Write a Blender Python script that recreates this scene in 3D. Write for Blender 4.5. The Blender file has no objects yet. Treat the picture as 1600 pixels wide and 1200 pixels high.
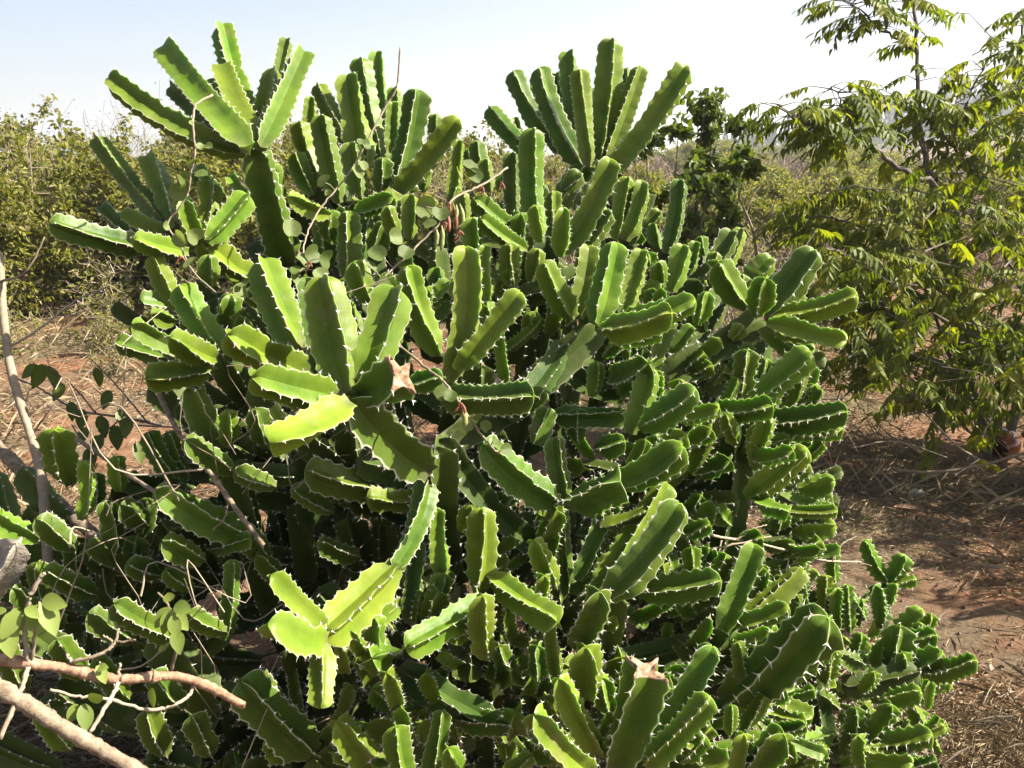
import bpy, math, random
import numpy as np
from mathutils import Vector

# ------------------------------------------------------------------ camera, sky, sun, exposure
SC = bpy.context.scene
COL = SC.collection
F = 1400.0                      # focal length in photo pixels (1600 wide)
PITCH = math.radians(14.4)
CAM = np.array([0.0, 0.0, 1.6])
SUN_AZ, SUN_EL = math.radians(89), math.radians(42)

cd = bpy.data.cameras.new('camera'); cam = bpy.data.objects.new('camera', cd); COL.objects.link(cam)
cam.location = CAM; cam.rotation_euler = (math.pi/2 - PITCH, 0, 0)
cd.sensor_width = 36; cd.lens = 36*F/1600; cd.clip_start = 0.02; cd.clip_end = 9000
SC.camera = cam

W = bpy.data.worlds.new('World'); SC.world = W; W.use_nodes = True
nt = W.node_tree; nt.nodes.clear()
sky = nt.nodes.new('ShaderNodeTexSky'); sky.sky_type = 'NISHITA'; sky.sun_disc = False
sky.sun_elevation = SUN_EL; sky.sun_rotation = SUN_AZ
sky.air_density = 0.75; sky.dust_density = 2.6; sky.ozone_density = 1.0
bg = nt.nodes.new('ShaderNodeBackground'); bg.inputs[1].default_value = 0.050
wo = nt.nodes.new('ShaderNodeOutputWorld')
nt.links.new(sky.outputs[0], bg.inputs[0]); nt.links.new(bg.outputs[0], wo.inputs[0])

sl = bpy.data.lights.new('sun', 'SUN'); sl.energy = 5.0; sl.angle = math.radians(0.53); sl.color = (1.0, 0.93, 0.80)
sun = bpy.data.objects.new('sun', sl); COL.objects.link(sun)
SUNDIR = Vector((math.sin(SUN_AZ)*math.cos(SUN_EL), math.cos(SUN_AZ)*math.cos(SUN_EL), math.sin(SUN_EL)))
sun.rotation_euler = SUNDIR.to_track_quat('Z', 'Y').to_euler()
sun.location = (4, 6, 8)

SC.view_settings.view_transform = 'Standard'; SC.view_settings.look = 'None'
SC.view_settings.gamma = 1; SC.view_settings.exposure = 2.1
SC.render.engine = 'CYCLES'
SC.cycles.max_bounces = 4; SC.cycles.diffuse_bounces = 2; SC.cycles.transmission_bounces = 3; SC.cycles.volume_bounces = 0

rng = np.random.default_rng(7)
random.seed(7)

# ------------------------------------------------------------------ helpers
FW = np.array([0, math.cos(PITCH), -math.sin(PITCH)])
UP = np.array([0, math.sin(PITCH), math.cos(PITCH)])
RT = np.array([1.0, 0, 0])

def at(x, y, s):
    """point seen at photo pixel (x, y) standing s metres in front of the camera"""
    return CAM + s*(FW + RT*(x-800)/F + UP*(600-y)/F)

def on_ground(x, y, z=0.0):
    d = FW + RT*(x-800)/F + UP*(600-y)/F
    return CAM + d*((z-CAM[2])/d[2])

def nrm(v):
    v = np.asarray(v, float)
    return v/(np.linalg.norm(v, axis=-1, keepdims=True)+1e-12)

class MB:
    """collects geometry for one mesh object"""
    def __init__(self): self.v, self.f, self.a, self.b, self.c, self.n = [], [], [], [], [], 0
    def add(self, verts, faces, edge=None, rnd=0.5, along=0.5):
        verts = np.asarray(verts, float); k = len(verts)
        self.v.append(verts)
        if isinstance(faces, np.ndarray): self.f.extend((faces+self.n).tolist())
        else: self.f.extend([[i+self.n for i in fc] for fc in faces])
        self.a.append(np.zeros(k) if edge is None else np.broadcast_to(edge, (k,)))
        self.b.append(np.broadcast_to(np.asarray(rnd, float), (k,)))
        self.c.append(np.broadcast_to(np.asarray(along, float), (k,)))
        self.n += k
    def mesh(self, name, mat, smooth=False):
        me = bpy.data.meshes.new(name)
        v = np.concatenate(self.v) if self.v else np.zeros((0, 3))
        me.from_pydata(v.tolist(), [], self.f)
        at1 = me.attributes.new('edge', 'FLOAT', 'POINT'); at1.data.foreach_set('value', np.concatenate(self.a).astype(np.float32))
        at2 = me.attributes.new('rnd', 'FLOAT', 'POINT'); at2.data.foreach_set('value', np.concatenate(self.b).astype(np.float32))
        at3 = me.attributes.new('along', 'FLOAT', 'POINT'); at3.data.foreach_set('value', np.concatenate(self.c).astype(np.float32))
        if smooth:
            me.polygons.foreach_set('use_smooth', np.ones(len(me.polygons), bool))
            if smooth > 1: me.set_sharp_from_angle(angle=math.radians(smooth))
        for m in (mat if isinstance(mat, (list, tuple)) else [mat]): me.materials.append(m)
        me.update()
        return me
    def build(self, name, mat, parent=None, smooth=False):
        org = ORIGIN.get(parent.name, np.zeros(3)) if parent is not None else np.zeros(3)
        self.v = [v-org for v in self.v]
        o = link(name, self.mesh(name, mat, smooth), parent); ORIGIN[o.name] = org
        return o
ORIGIN = {}      # world position of each thing's own origin

def link(name, data, parent=None, loc=None):
    o = bpy.data.objects.new(name, data); COL.objects.link(o)
    if parent is not None: o.parent = parent
    if loc is not None: o.location = loc
    return o

def tag(o, label=None, cat=None, group=None, kind=None):
    if label: o['label'] = label
    if cat: o['category'] = cat
    if group: o['group'] = group
    if kind: o['kind'] = kind
    return o

def empty(name, loc, label=None, cat=None, group=None):
    o = bpy.data.objects.new(name, None); COL.objects.link(o); o.empty_display_size = .1
    o.location = Vector([float(c) for c in loc]); ORIGIN[o.name] = np.array([float(c) for c in loc])
    return tag(o, label, cat, group)

def copy_tree(o, parent=None):
    c = o.copy(); COL.objects.link(c); c.parent = parent
    for ch in list(o.children): copy_tree(ch, c)
    return c

def tube(mb, pts, rad, sides=6, rnd=.5, jitter=0.0):
    pts = np.asarray(pts, float); m = len(pts)
    rad = np.broadcast_to(np.asarray(rad, float), (m,))
    tan = np.gradient(pts, axis=0); tan = nrm(tan)
    ref = np.array([0.31, 0.2, .93])
    e1 = nrm(np.cross(tan, ref)); e2 = np.cross(tan, e1)
    an = np.arange(sides)*2*math.pi/sides
    rr = rad[:, None]*(1+jitter*rng.standard_normal((m, sides)))
    ring = pts[:, None]+rr[..., None]*(np.cos(an)[None, :, None]*e1[:, None]+np.sin(an)[None, :, None]*e2[:, None])
    i, j = np.meshgrid(np.arange(m-1), np.arange(sides), indexing='ij'); j2 = (j+1) % sides
    q = np.stack([i*sides+j, i*sides+j2, (i+1)*sides+j2, (i+1)*sides+j], -1).reshape(-1, 4)
    fc = q.tolist()+[list(range(sides))[::-1], [(m-1)*sides+k for k in range(sides)]]
    mb.add(ring.reshape(-1, 3), fc, 0, rnd)

def smooth_path(ctrl, m=12):
    """Catmull-Rom through control points"""
    c = np.asarray(ctrl, float)
    if len(c) == 2: return c[0]+(c[1]-c[0])*np.linspace(0, 1, m)[:, None]
    p = np.vstack([2*c[0]-c[1], c, 2*c[-1]-c[-2]]); out = []
    segs = len(c)-1; per = max(2, m//segs)
    for k in range(segs):
        t = np.linspace(0, 1, per, endpoint=(k == segs-1))[:, None]
        a, b, d, e = p[k], p[k+1], p[k+2], p[k+3]
        out.append(.5*(2*b+(d-a)*t+(2*a-5*b+4*d-e)*t**2+(3*b-a-3*d+e)*t**3))
    return np.vstack(out)

def leaves(mb, pos, dirv, nor, ln, wd, fold=.18, droop=0.0, rnd=None, six=False):
    """N folded pointed leaves as one vectorised batch"""
    pos, dirv = np.asarray(pos, float), nrm(dirv); n = len(pos)
    ln = np.broadcast_to(ln, (n,))[:, None]; wd = np.broadcast_to(wd, (n,))[:, None]
    sd = nrm(np.cross(dirv, nor)); up = np.cross(sd, dirv)
    if rnd is None: rnd = rng.random(n)
    dz = np.array([0, 0, -1.0])*droop
    if six:
        v = np.stack([pos, pos+dirv*ln*.3+sd*wd*.48+up*wd*fold, pos+dirv*ln*.62+sd*wd*.38+up*wd*fold+dz*ln*.3,
                      pos+dirv*ln+dz*ln, pos+dirv*ln*.62-sd*wd*.38+up*wd*fold+dz*ln*.3, pos+dirv*ln*.3-sd*wd*.48+up*wd*fold,
                      pos+dirv*ln*.45+dz*ln*.15], 1)
        k = 7; base = np.array([[0, 1, 6], [1, 2, 6], [2, 3, 6], [3, 4, 6], [4, 5, 6], [5, 0, 6]])
    else:
        v = np.stack([pos, pos+dirv*ln*.45+sd*wd*.5+up*wd*fold, pos+dirv*ln+dz*ln, pos+dirv*ln*.45-sd*wd*.5+up*wd*fold], 1)
        k = 4; base = np.array([[0, 1, 2], [0, 2, 3]])
    fc = (np.arange(n)[:, None, None]*k+base[None]).reshape(-1, 3)
    mb.add(v.reshape(-1, 3), fc, 0, np.repeat(rnd, k))

def rand_dirs(n, up=0.0):
    v = rng.standard_normal((n, 3)); v[:, 2] += up
    return nrm(v)

# ------------------------------------------------------------------ materials
def newmat(name):
    m = bpy.data.materials.new(name); m.use_nodes = True; t = m.node_tree; t.nodes.clear()
    out = t.nodes.new('ShaderNodeOutputMaterial')
    def N(kind, **kw):
        n = t.nodes.new('ShaderNode'+kind)
        for k, v in kw.items(): setattr(n, k, v)
        return n
    def L(a, b): t.links.new(a, b)
    return m, t, out, N, L

def ramp(N, stops):
    r = N('ValToRGB'); e = r.color_ramp.elements
    while len(e) < len(stops): e.new(.5)
    for el, (p, c) in zip(e, stops): el.position = p; el.color = (*c, 1)
    return r

def mat_stem(name, dark, light, speck, margin, rough=.42, sss=.22):
    """waxy winged stem: green skin, paler towards the rib edge, pale lenticel specks, horny margin"""
    m, t, out, N, L = newmat(name)
    p = N('BsdfPrincipled'); L(p.outputs[0], out.inputs[0])
    geo = N('TexCoord'); oi = N('ObjectInfo'); ed = N('Attribute', attribute_name='edge'); rn = N('Attribute', attribute_name='rnd')
    n1 = N('TexNoise'); n1.inputs['Scale'].default_value = 14; n1.inputs['Detail'].default_value = 4; L(geo.outputs['Object'], n1.inputs['Vector'])
    base = ramp(N, [(.3, dark), (.72, light)]); L(n1.outputs['Fac'], base.inputs[0])
    # brighter wings
    mx = N('Mix', data_type='RGBA', blend_type='MIX'); mx.inputs[7].default_value = (*[c*1.25+.01 for c in light], 1)
    er = N('MapRange'); er.inputs[1].default_value = .35; er.inputs[2].default_value = .98; er.inputs[4].default_value = .45; L(ed.outputs['Fac'], er.inputs[0])
    L(er.outputs[0], mx.inputs[0]); L(base.outputs[0], mx.inputs[6])
    # per stem hue and value shift
    hs = N('HueSaturation'); L(mx.outputs[2], hs.inputs['Color'])
    h = N('MapRange'); h.inputs[3].default_value = .470; h.inputs[4].default_value = .507; L(rn.outputs['Fac'], h.inputs[0]); L(h.outputs[0], hs.inputs['Hue'])
    v = N('MapRange'); v.inputs[3].default_value = .78; v.inputs[4].default_value = 1.2; L(oi.outputs['Random'], v.inputs[0]); L(v.outputs[0], hs.inputs['Value'])
    # specks
    vo = N('TexVoronoi'); vo.inputs['Scale'].default_value = 210; vo.inputs['Randomness'].default_value = 1; L(geo.outputs['Object'], vo.inputs['Vector'])
    n2 = N('TexNoise'); n2.inputs['Scale'].default_value = 22; n2.inputs['Detail'].default_value = 3; L(geo.outputs['Object'], n2.inputs['Vector'])
    sm = N('MapRange'); sm.inputs[1].default_value = .30; sm.inputs[2].default_value = .16; L(vo.outputs['Distance'], sm.inputs[0])
    nm = N('MapRange'); nm.inputs[1].default_value = .48; nm.inputs[2].default_value = .68; nm.inputs[4].default_value = speck; L(n2.outputs['Fac'], nm.inputs[0])
    mu = N('Math', operation='MULTIPLY'); L(sm.outputs[0], mu.inputs[0]); L(nm.outputs[0], mu.inputs[1])
    m2 = N('Mix', data_type='RGBA'); m2.inputs[7].default_value = (.22, .25, .12, 1); L(mu.outputs[0], m2.inputs[0]); L(hs.outputs[0], m2.inputs[6])
    # scars and brown blotches
    n3 = N('TexNoise'); n3.inputs['Scale'].default_value = 9; n3.inputs['Detail'].default_value = 6; n3.inputs['Roughness'].default_value = .7; L(geo.outputs['Object'], n3.inputs['Vector'])
    sc = N('MapRange'); sc.inputs[1].default_value = .60; sc.inputs[2].default_value = .72; sc.inputs[4].default_value = .7; L(n3.outputs['Fac'], sc.inputs[0])
    m3 = N('Mix', data_type='RGBA'); m3.inputs[7].default_value = (.15, .13, .055, 1); L(sc.outputs[0], m3.inputs[0]); L(m2.outputs[2], m3.inputs[6])
    # dust film
    n5 = N('TexNoise'); n5.inputs['Scale'].default_value = 5; n5.inputs['Detail'].default_value = 7; n5.inputs['Roughness'].default_value = .75; L(geo.outputs['Object'], n5.inputs['Vector'])
    du = N('MapRange'); du.inputs[1].default_value = .45; du.inputs[2].default_value = .75; du.inputs[4].default_value = .24; L(n5.outputs['Fac'], du.inputs[0])
    m7 = N('Mix', data_type='RGBA'); m7.inputs[7].default_value = (.105, .115, .045, 1); L(du.outputs[0], m7.inputs[0]); L(m3.outputs[2], m7.inputs[6]); m3 = m7
    # horny margin, painted whiter to stand in for the backlit rim
    mr = N('MapRange'); mr.inputs[1].default_value = .91; mr.inputs[2].default_value = .995; mr.inputs[4].default_value = margin; L(ed.outputs['Fac'], mr.inputs[0])
    m4 = N('Mix', data_type='RGBA'); m4.inputs[7].default_value = (.52, .50, .38, 1); L(mr.outputs[0], m4.inputs[0]); L(m3.outputs[2], m4.inputs[6])
    al = N('Attribute', attribute_name='along')
    ft = N('MapRange'); ft.inputs[1].default_value = .16; ft.inputs[2].default_value = .0; ft.inputs[4].default_value = .75; L(al.outputs['Fac'], ft.inputs[0])
    fn = N('Math', operation='MULTIPLY'); L(ft.outputs[0], fn.inputs[0]); fr2 = N('MapRange'); fr2.inputs[1].default_value = .35; fr2.inputs[2].default_value = .6; L(n2.outputs['Fac'], fr2.inputs[0]); L(fr2.outputs[0], fn.inputs[1])
    m5 = N('Mix', data_type='RGBA'); m5.inputs[7].default_value = (.085, .075, .040, 1); L(fn.outputs[0], m5.inputs[0]); L(m4.outputs[2], m5.inputs[6])
    tp = N('MapRange'); tp.inputs[1].default_value = .82; tp.inputs[2].default_value = 1.0; tp.inputs[4].default_value = .15; L(al.outputs['Fac'], tp.inputs[0])
    m6 = N('Mix', data_type='RGBA'); m6.inputs[7].default_value = (light[0]*1.35, light[1]*1.2, light[2], 1); L(tp.outputs[0], m6.inputs[0]); L(m5.outputs[2], m6.inputs[6])
    L(m6.outputs[2], p.inputs['Base Color'])
    p.inputs['Roughness'].default_value = rough; p.inputs['Specular IOR Level'].default_value = .14
    p.inputs['Subsurface Weight'].default_value = sss; p.inputs['Subsurface Scale'].default_value = .02
    p.inputs['Subsurface Radius'].default_value = (.55, 1.0, .12)
    bp = N('Bump'); bp.inputs['Strength'].default_value = .25; bp.inputs['Distance'].default_value = .004
    n4 = N('TexNoise'); n4.inputs['Scale'].default_value = 60; n4.inputs['Detail'].default_value = 4; L(geo.outputs['Object'], n4.inputs['Vector'])
    L(n4.outputs['Fac'], bp.inputs['Height']); L(bp.outputs[0], p.inputs['Normal'])
    return m

def mat_plain(name, stops, scale=30, rough=.8, bump=.4, dist=.003, detail=5, attr=False, spec=.2):
    m, t, out, N, L = newmat(name)
    p = N('BsdfPrincipled'); L(p.outputs[0], out.inputs[0]); geo = N('TexCoord')
    n1 = N('TexNoise'); n1.inputs['Scale'].default_value = scale; n1.inputs['Detail'].default_value = detail; n1.inputs['Roughness'].default_value = .65
    L(geo.outputs['Object'], n1.inputs['Vector']); src = n1.outputs['Fac']
    if attr:
        rn = N('Attribute', attribute_name='rnd'); ad = N('Math', operation='ADD'); L(rn.outputs['Fac'], ad.inputs[0]); L(n1.outputs['Fac'], ad.inputs[1])
        ml = N('Math', operation='MULTIPLY'); L(ad.outputs[0], ml.inputs[0]); ml.inputs[1].default_value = .5; src = ml.outputs[0]
    r = ramp(N, stops); L(src, r.inputs[0]); L(r.outputs[0], p.inputs['Base Color'])
    p.inputs['Roughness'].default_value = rough; p.inputs['Specular IOR Level'].default_value = spec
    if bump:
        b = N('Bump'); b.inputs['Strength'].default_value = bump; b.inputs['Distance'].default_value = dist
        L(n1.outputs['Fac'], b.inputs['Height']); L(b.outputs[0], p.inputs['Normal'])
    return m

def mat_leaf(name, stops, trans=.4, rough=.45, tint=(1.1, 1.15, .5)):
    m, t, out, N, L = newmat(name)
    p = N('BsdfPrincipled'); tr = N('BsdfTranslucent'); mx = N('MixShader'); mx.inputs[0].default_value = trans
    rn = N('Attribute', attribute_name='rnd'); r = ramp(N, stops); L(rn.outputs['Fac'], r.inputs[0])
    L(r.outputs[0], p.inputs['Base Color'])
    c = N('Mix', data_type='RGBA', blend_type='MULTIPLY'); c.inputs[0].default_value = 1; c.inputs[7].default_value = (*tint, 1); L(r.outputs[0], c.inputs[6]); L(c.outputs[2], tr.inputs[0])
    p.inputs['Roughness'].default_value = rough; p.inputs['Specular IOR Level'].default_value = .35
    L(p.outputs[0], mx.inputs[1]); L(tr.outputs[0], mx.inputs[2]); L(mx.outputs[0], out.inputs[0])
    return m

M = {}
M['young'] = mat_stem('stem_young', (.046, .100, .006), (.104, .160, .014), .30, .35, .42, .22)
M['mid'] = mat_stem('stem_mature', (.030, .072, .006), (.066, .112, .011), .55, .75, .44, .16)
M['old'] = mat_stem('stem_old', (.020, .044, .005), (.040, .066, .009), .25, .15, .6, 0)  # aged skin, its green also darkened to stand in for shade
M['spine'] = mat_plain('spine', [(.3, (.78, .75, .68)), (.7, (.55, .49, .42))], 80, .5, 0)
M['dead'] = mat_plain('dead_tissue', [(.36, (.10, .045, .02)), (.5, (.20, .13, .08)), (.7, (.36, .29, .21))], 55, .8, .6)
M['bark'] = mat_plain('bark_pale', [(.3, (.085, .06, .042)), (.5, (.19, .145, .10)), (.7, (.29, .23, .165))], 70, .9, 1.0, .004, 8)
M['barkred'] = mat_plain('bark_reddish', [(.3, (.12, .065, .04)), (.5, (.25, .15, .095)), (.7, (.34, .24, .17))], 70, .9, 1.0, .004, 8)
M['barkdark'] = mat_plain('bark_dark', [(.3, (.05, .042, .035)), (.7, (.15, .125, .10))], 45, .8, .6)
M['twig'] = mat_plain('dry_twig', [(.25, (.12, .09, .06)), (.75, (.33, .275, .20))], 60, .85, .3, attr=True)
M['straw'] = mat_plain('straw', [(.2, (.13, .09, .05)), (.55, (.26, .195, .115)), (.85, (.40, .32, .20))], 20, .75, 0, attr=True)
M['litter'] = mat_plain('litter', [(.2, (.05, .032, .02)), (.55, (.12, .08, .05)), (.85, (.26, .20, .14))], 20, .8, 0, attr=True)
M['greengrass'] = mat_leaf('green_blade', [(0, (.07, .095, .02)), (1, (.15, .17, .045))], .35)
M['treeleaf'] = mat_leaf('tree_leaf', [(0, (.085, .120, .010)), (.5, (.165, .190, .014)), (.88, (.27, .265, .018)), (1, (.36, .27, .02))], .58, .55)
M['greenleaf'] = mat_leaf('glossy_leaf', [(0, (.045, .078, .011)), (1, (.12, .155, .026))], .45, .45)
M['scrub'] = mat_leaf('scrub_leaf', [(0, (.085, .100, .014)), (.6, (.185, .190, .030)), (1, (.26, .225, .055))], .5, .6)
M['scrubdry'] = mat_leaf('scrub_dry_leaf', [(0, (.11, .095, .04)), (.6, (.18, .15, .08)), (1, (.27, .21, .16))], .35, .7, (1, 1, .8))
M['vineleaf'] = mat_leaf('vine_leaf', [(0, (.085, .125, .028)), (1, (.17, .21, .065))], .45, .6)
M['sprig'] = mat_leaf('sprig_leaf', [(0, (.12, .17, .03)), (1, (.22, .27, .06))], .4, .5)
M['pod'] = mat_plain('dry_pod', [(.3, (.12, .035, .02)), (.7, (.24, .10, .06))], 60, .6, .3)
M['podgreen'] = mat_plain('green_pod', [(.3, (.13, .17, .05)), (.7, (.26, .26, .10))], 60, .5, .3)
M['pine'] = mat_leaf('pine_needle', [(0, (.022, .035, .016)), (1, (.055, .07, .032))], .2, .6)
M['clay'] = mat_plain('glazed_clay', [(.3, (.09, .022, .010)), (.7, (.17, .045, .018))], 12, .22, .15, spec=.5)
M['rock'] = mat_plain('weathered_rock', [(.3, (.16, .14, .11)), (.6, (.30, .27, .22)), (.8, (.42, .40, .35))], 22, .9, 1.0, .01)
M['hill'] = mat_plain('far_hill', [(.3, (.06, .08, .04)), (.7, (.12, .13, .06))], .02, .9, 0)

# ------------------------------------------------------------------ ground, hills
def gh(x, y):
    """terrain height"""
    x = np.asarray(x, float); y = np.asarray(y, float)
    near = .030*np.sin(1.7*x+.6)*np.cos(1.3*y)+.02*np.sin(3.9*x+2.1*y)+.010*np.sin(8.3*x-5.1*y+1)
    far = 19*np.exp(-(((x-195)/78)**2+((y-330)/100)**2))+.5*np.sin(x*.03+1)*np.sin(y*.025)*np.clip((np.hypot(x, y)-25)/60, 0, 1)
    return near+far

def ground():
    r = np.concatenate([np.linspace(.4, 9, 110), np.geomspace(9.2, 2550, 80)]); a = np.linspace(0, 2*math.pi, 181)[:-1]
    R, A = np.meshgrid(r, a, indexing='ij'); x = R*np.sin(A); y = R*np.cos(A)
    z = gh(x, y)+np.where(R < 9.1, rng.normal(0, .006, R.shape), 0)
    v = np.stack([x, y, z], -1).reshape(-1, 3); n = len(a)
    i, j = np.meshgrid(np.arange(len(r)-1), np.arange(n), indexing='ij'); j2 = (j+1) % n
    q = np.stack([i*n+j, (i+1)*n+j, (i+1)*n+j2, i*n+j2], -1).reshape(-1, 4).tolist()
    mb = MB(); mb.add(np.vstack([v, [[0, 0, 0]]]), q+[[k, (k+1) % n, n*len(r)] for k in range(n)])
    m, t, out, N, L = newmat('ground_soil')
    p = N('BsdfPrincipled'); L(p.outputs[0], out.inputs[0]); geo = N('TexCoord')
    def noise(s, d=6, ro=.62):
        k = N('TexNoise'); k.inputs['Scale'].default_value = s; k.inputs['Detail'].default_value = d; k.inputs['Roughness'].default_value = ro; L(geo.outputs['Object'], k.inputs['Vector']); return k.outputs['Fac']
    a1 = ramp(N, [(.30, (.095, .042, .021)), (.55, (.19, .095, .052)), (.78, (.26, .15, .09))]); L(noise(9), a1.inputs[0])
    a2 = ramp(N, [(.30, (.070, .048, .030)), (.55, (.15, .11, .070)), (.8, (.24, .185, .125))]); L(noise(60, 8, .75), a2.inputs[0])
    a3 = ramp(N, [(.42, (0, 0, 0)), (.58, (1, 1, 1))]); L(noise(1.1, 5), a3.inputs[0])
    mx = N('Mix', data_type='RGBA'); L(a3.outputs[0], mx.inputs[0]); L(a1.outputs[0], mx.inputs[6]); L(a2.outputs[0], mx.inputs[7])
    a4 = ramp(N, [(.50, (0, 0, 0)), (.62, (1, 1, 1))]); L(noise(.14, 6, .7), a4.inputs[0])
    m2 = N('Mix', data_type='RGBA'); m2.inputs[7].default_value = (.085, .080, .030, 1); L(a4.outputs[0], m2.inputs[0]); L(mx.outputs[2], m2.inputs[6])
    L(m2.outputs[2], p.inputs['Base Color']); p.inputs['Roughness'].default_value = .95; p.inputs['Specular IOR Level'].default_value = .1
    b = N('Bump'); b.inputs['Strength'].default_value = .9; b.inputs['Distance'].default_value = .02; L(noise(42, 8, .75), b.inputs['Height']); L(b.outputs[0], p.inputs['Normal'])
    o = mb.build('ground', m, None, True); tag(o, 'reddish soil with dry straw, reaching to the horizon', kind='structure')
ground()

def far_hills():
    mb = MB(); xs = np.linspace(-2000, 2000, 120)
    y = 1500+90*np.sin(xs*.004); h = 26+16*np.sin(xs*.0042+2.2)+9*np.sin(xs*.011)+4*np.sin(xs*.031)
    rows = [(-160, -4+0*h), (-90, h*.55), (0, h), (140, h*.6), (260, -4+0*h)]
    v = np.vstack([np.stack([xs, y+d, z], -1) for d, z in rows]); n = len(xs)
    q = [[k*n+i, k*n+i+1, (k+1)*n+i+1, (k+1)*n+i] for k in range(len(rows)-1) for i in range(n-1)]
    mb.add(v, q); tag(mb.build('hills', M['hill'], None, True), 'faint blue hills along the horizon', kind='structure')
far_hills()

# ------------------------------------------------------------------ the winged spiny stems
ANG = None
def stem_geo(P0, P1, R, n, roll, seed, bend=.04, und=.085, spine=1.0, cut=False, basein=.5, res=3, taper=.0, flare=1.0):
    """one winged stem: returns (verts, faces, edge) of the flesh, and of the spines, and of the cut end"""
    g = np.random.default_rng(seed)
    P0, P1 = np.asarray(P0, float), np.asarray(P1, float)
    A = P1-P0; Ln = np.linalg.norm(A); A = A/Ln
    V = nrm(CAM-(P0+P1)/2); e1 = V-np.dot(V, A)*A
    if np.linalg.norm(e1) < .15: e1 = np.array([0, 0, 1.])-A[2]*A
    e1 = nrm(e1); e2 = np.cross(A, e1)
    side = nrm(np.array([0, 0, 1.0])-A[2]*A+1e-3*e2)
    side2 = np.cross(A, side)
    bd = bend*Ln*(side*-1.0+g.normal(0, .5)*side2)     # stems sag low and turn up at the end
    sp = .74*R*g.uniform(.9, 1.12); na = max(2, int(round((Ln-.25*R)/sp))); sp = (Ln-.25*R)/na
    ph0 = g.random(); tw = g.normal(0, .28)
    # stations along the stem
    tl = [0.0]
    m = max(6, int(na*res)); tl = list(np.linspace(0, Ln-(0 if cut else .75*R), m))
    sc = [1.0]*len(tl)
    if not cut:
        for d, s_ in (((.46, .97), (.26, .89), (.11, .74), (.02, .48), (0, .12)) if n > 3 else ((.55, .955), (.36, .86), (.20, .70), (.07, .45), (0, .10))):
            tl.append(Ln-d*R); sc.append(s_)
    tl = np.array(tl); sc = np.array(sc)
    b = np.clip(tl/(1.3*R), 0, 1); sc = sc*(basein+(1-basein)*(b*b*(3-2*b)))
    lump = 1+.06*np.sin(tl/Ln*math.pi*g.uniform(1.2, 3)+g.random()*6)-.10*g.random()*(tl/Ln)**2
    if g.random() < .35 and Ln > 4*R: lump = lump*(1-g.uniform(.10, .24)*np.exp(-((tl/Ln-g.uniform(.35, .7))*Ln/(.45*R))**2))
    sc = sc*lump
    va = {3: .31, 4: .40, 5: .50, 6: .6}[n]
    prof = [(-.5, va, 0.0), (-.26, None, .62), (0, None, .90), (0, None, 1.0), (0, None, .90), (.26, None, .62)]
    per = 2*math.pi/n; nv = 6*n
    rows = len(tl); vv = np.zeros((rows, nv, 3)); ee = np.zeros((rows, nv))
    t = tl/Ln
    ctr = P0+A*tl[:, None]+bd[None]*(4*t*(1-t))[:, None]
    ph = tl/sp+ph0*0
    ribj = g.normal(0, .05, n)
    for k in range(n):
        a0 = roll+k*per
        ap = a0+tw*t
        # teeth: rib edge swells at each areole
        fr = np.abs(((ph+.15*k) % 1.0)-.5)*2          # 1 at areole, 0 between
        tooth = 1+und*(fr**1.5*1.6-.6)*(1+.3*g.normal(0, 1, rows)*0)
        wob = .035*np.sin(ph*2*math.pi*.5+k)+g.normal(0, .012, rows)   # wavy wing
        rr = R*(1+ribj[k])*tooth
        er = np.cos(ap)[:, None]*e1+np.sin(ap)[:, None]*e2; et = -np.sin(ap)[:, None]*e1+np.cos(ap)[:, None]*e2
        av = ap-per/2
        ev = np.cos(av)[:, None]*e1+np.sin(av)[:, None]*e2
        pts = []
        pts.append((va*R*ev, .0))
        vd = va*math.cos(per/2); vt = va*math.sin(per/2)
        def web(u, bulge, sg):   # between valley (u=0) and rib edge (u=1)
            d = vd+(.97-vd)*u; h = (vt*(1-u)**1.25+.05*u)*(1-bulge*4*u*(1-u))
            return (d*(rr/R*u+1-u))[:, None]*R*er+(sg*h)[:, None]*R*et+(wob*u)[:, None]*R*et
        one = np.ones(rows)
        pts.append((web(.50*one, .10, -1), .5))
        pts.append((web(.92*one, .05, -1), .9))
        pts.append((rr[:, None]*er*1.0+(wob)[:, None]*R*et, 1.0))
        pts.append((web(.92*one, .05, 1), .9))
        pts.append((web(.50*one, .10, 1), .5))
        for j, (off, e) in enumerate(pts):
            adv = A[None]*(np.clip(1-sc, 0, 1)*((.16 if n > 3 else .02)*R*e))[:, None] if not cut else 0
            vv[:, 6*k+j] = ctr+off*sc[:, None]+adv; ee[:, 6*k+j] = e
    i, j = np.meshgrid(np.arange(rows-1), np.arange(nv), indexing='ij'); j2 = (j+1) % nv
    fc = np.stack([i*nv+j, i*nv+j2, (i+1)*nv+j2, (i+1)*nv+j], -1).reshape(-1, 4).tolist()
    fc.append(list(range(nv))[::-1])
    if not cut: fc.append([(rows-1)*nv+q for q in range(nv)])
    capg = None
    if cut:
        ring = vv[-1]; c = ctr[-1]
        r1 = c+(ring-c)*1.01+A*(.003+g.normal(0, .05*R, (nv, 1))); r2 = c+(ring-c)*.72+A*(-.06*R+g.normal(0, .04*R, (nv, 1))); r3 = c+(ring-c)*.35+A*(-.14*R+g.normal(0, .03*R, (nv, 1)))
        cv = np.vstack([c+(ring-c)*1.02-A*.10*R, r1, r2, r3, [c-A*.16*R]])
        cf = [[q*nv+a, q*nv+(a+1) % nv, (q+1)*nv+(a+1) % nv, (q+1)*nv+a] for q in range(3) for a in range(nv)]
        cf += [[3*nv+a, 3*nv+(a+1) % nv, 4*nv] for a in range(nv)]
        capg = (cv, cf)
    # spines and areole pads
    sv, sf = [], []
    off = 0
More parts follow.
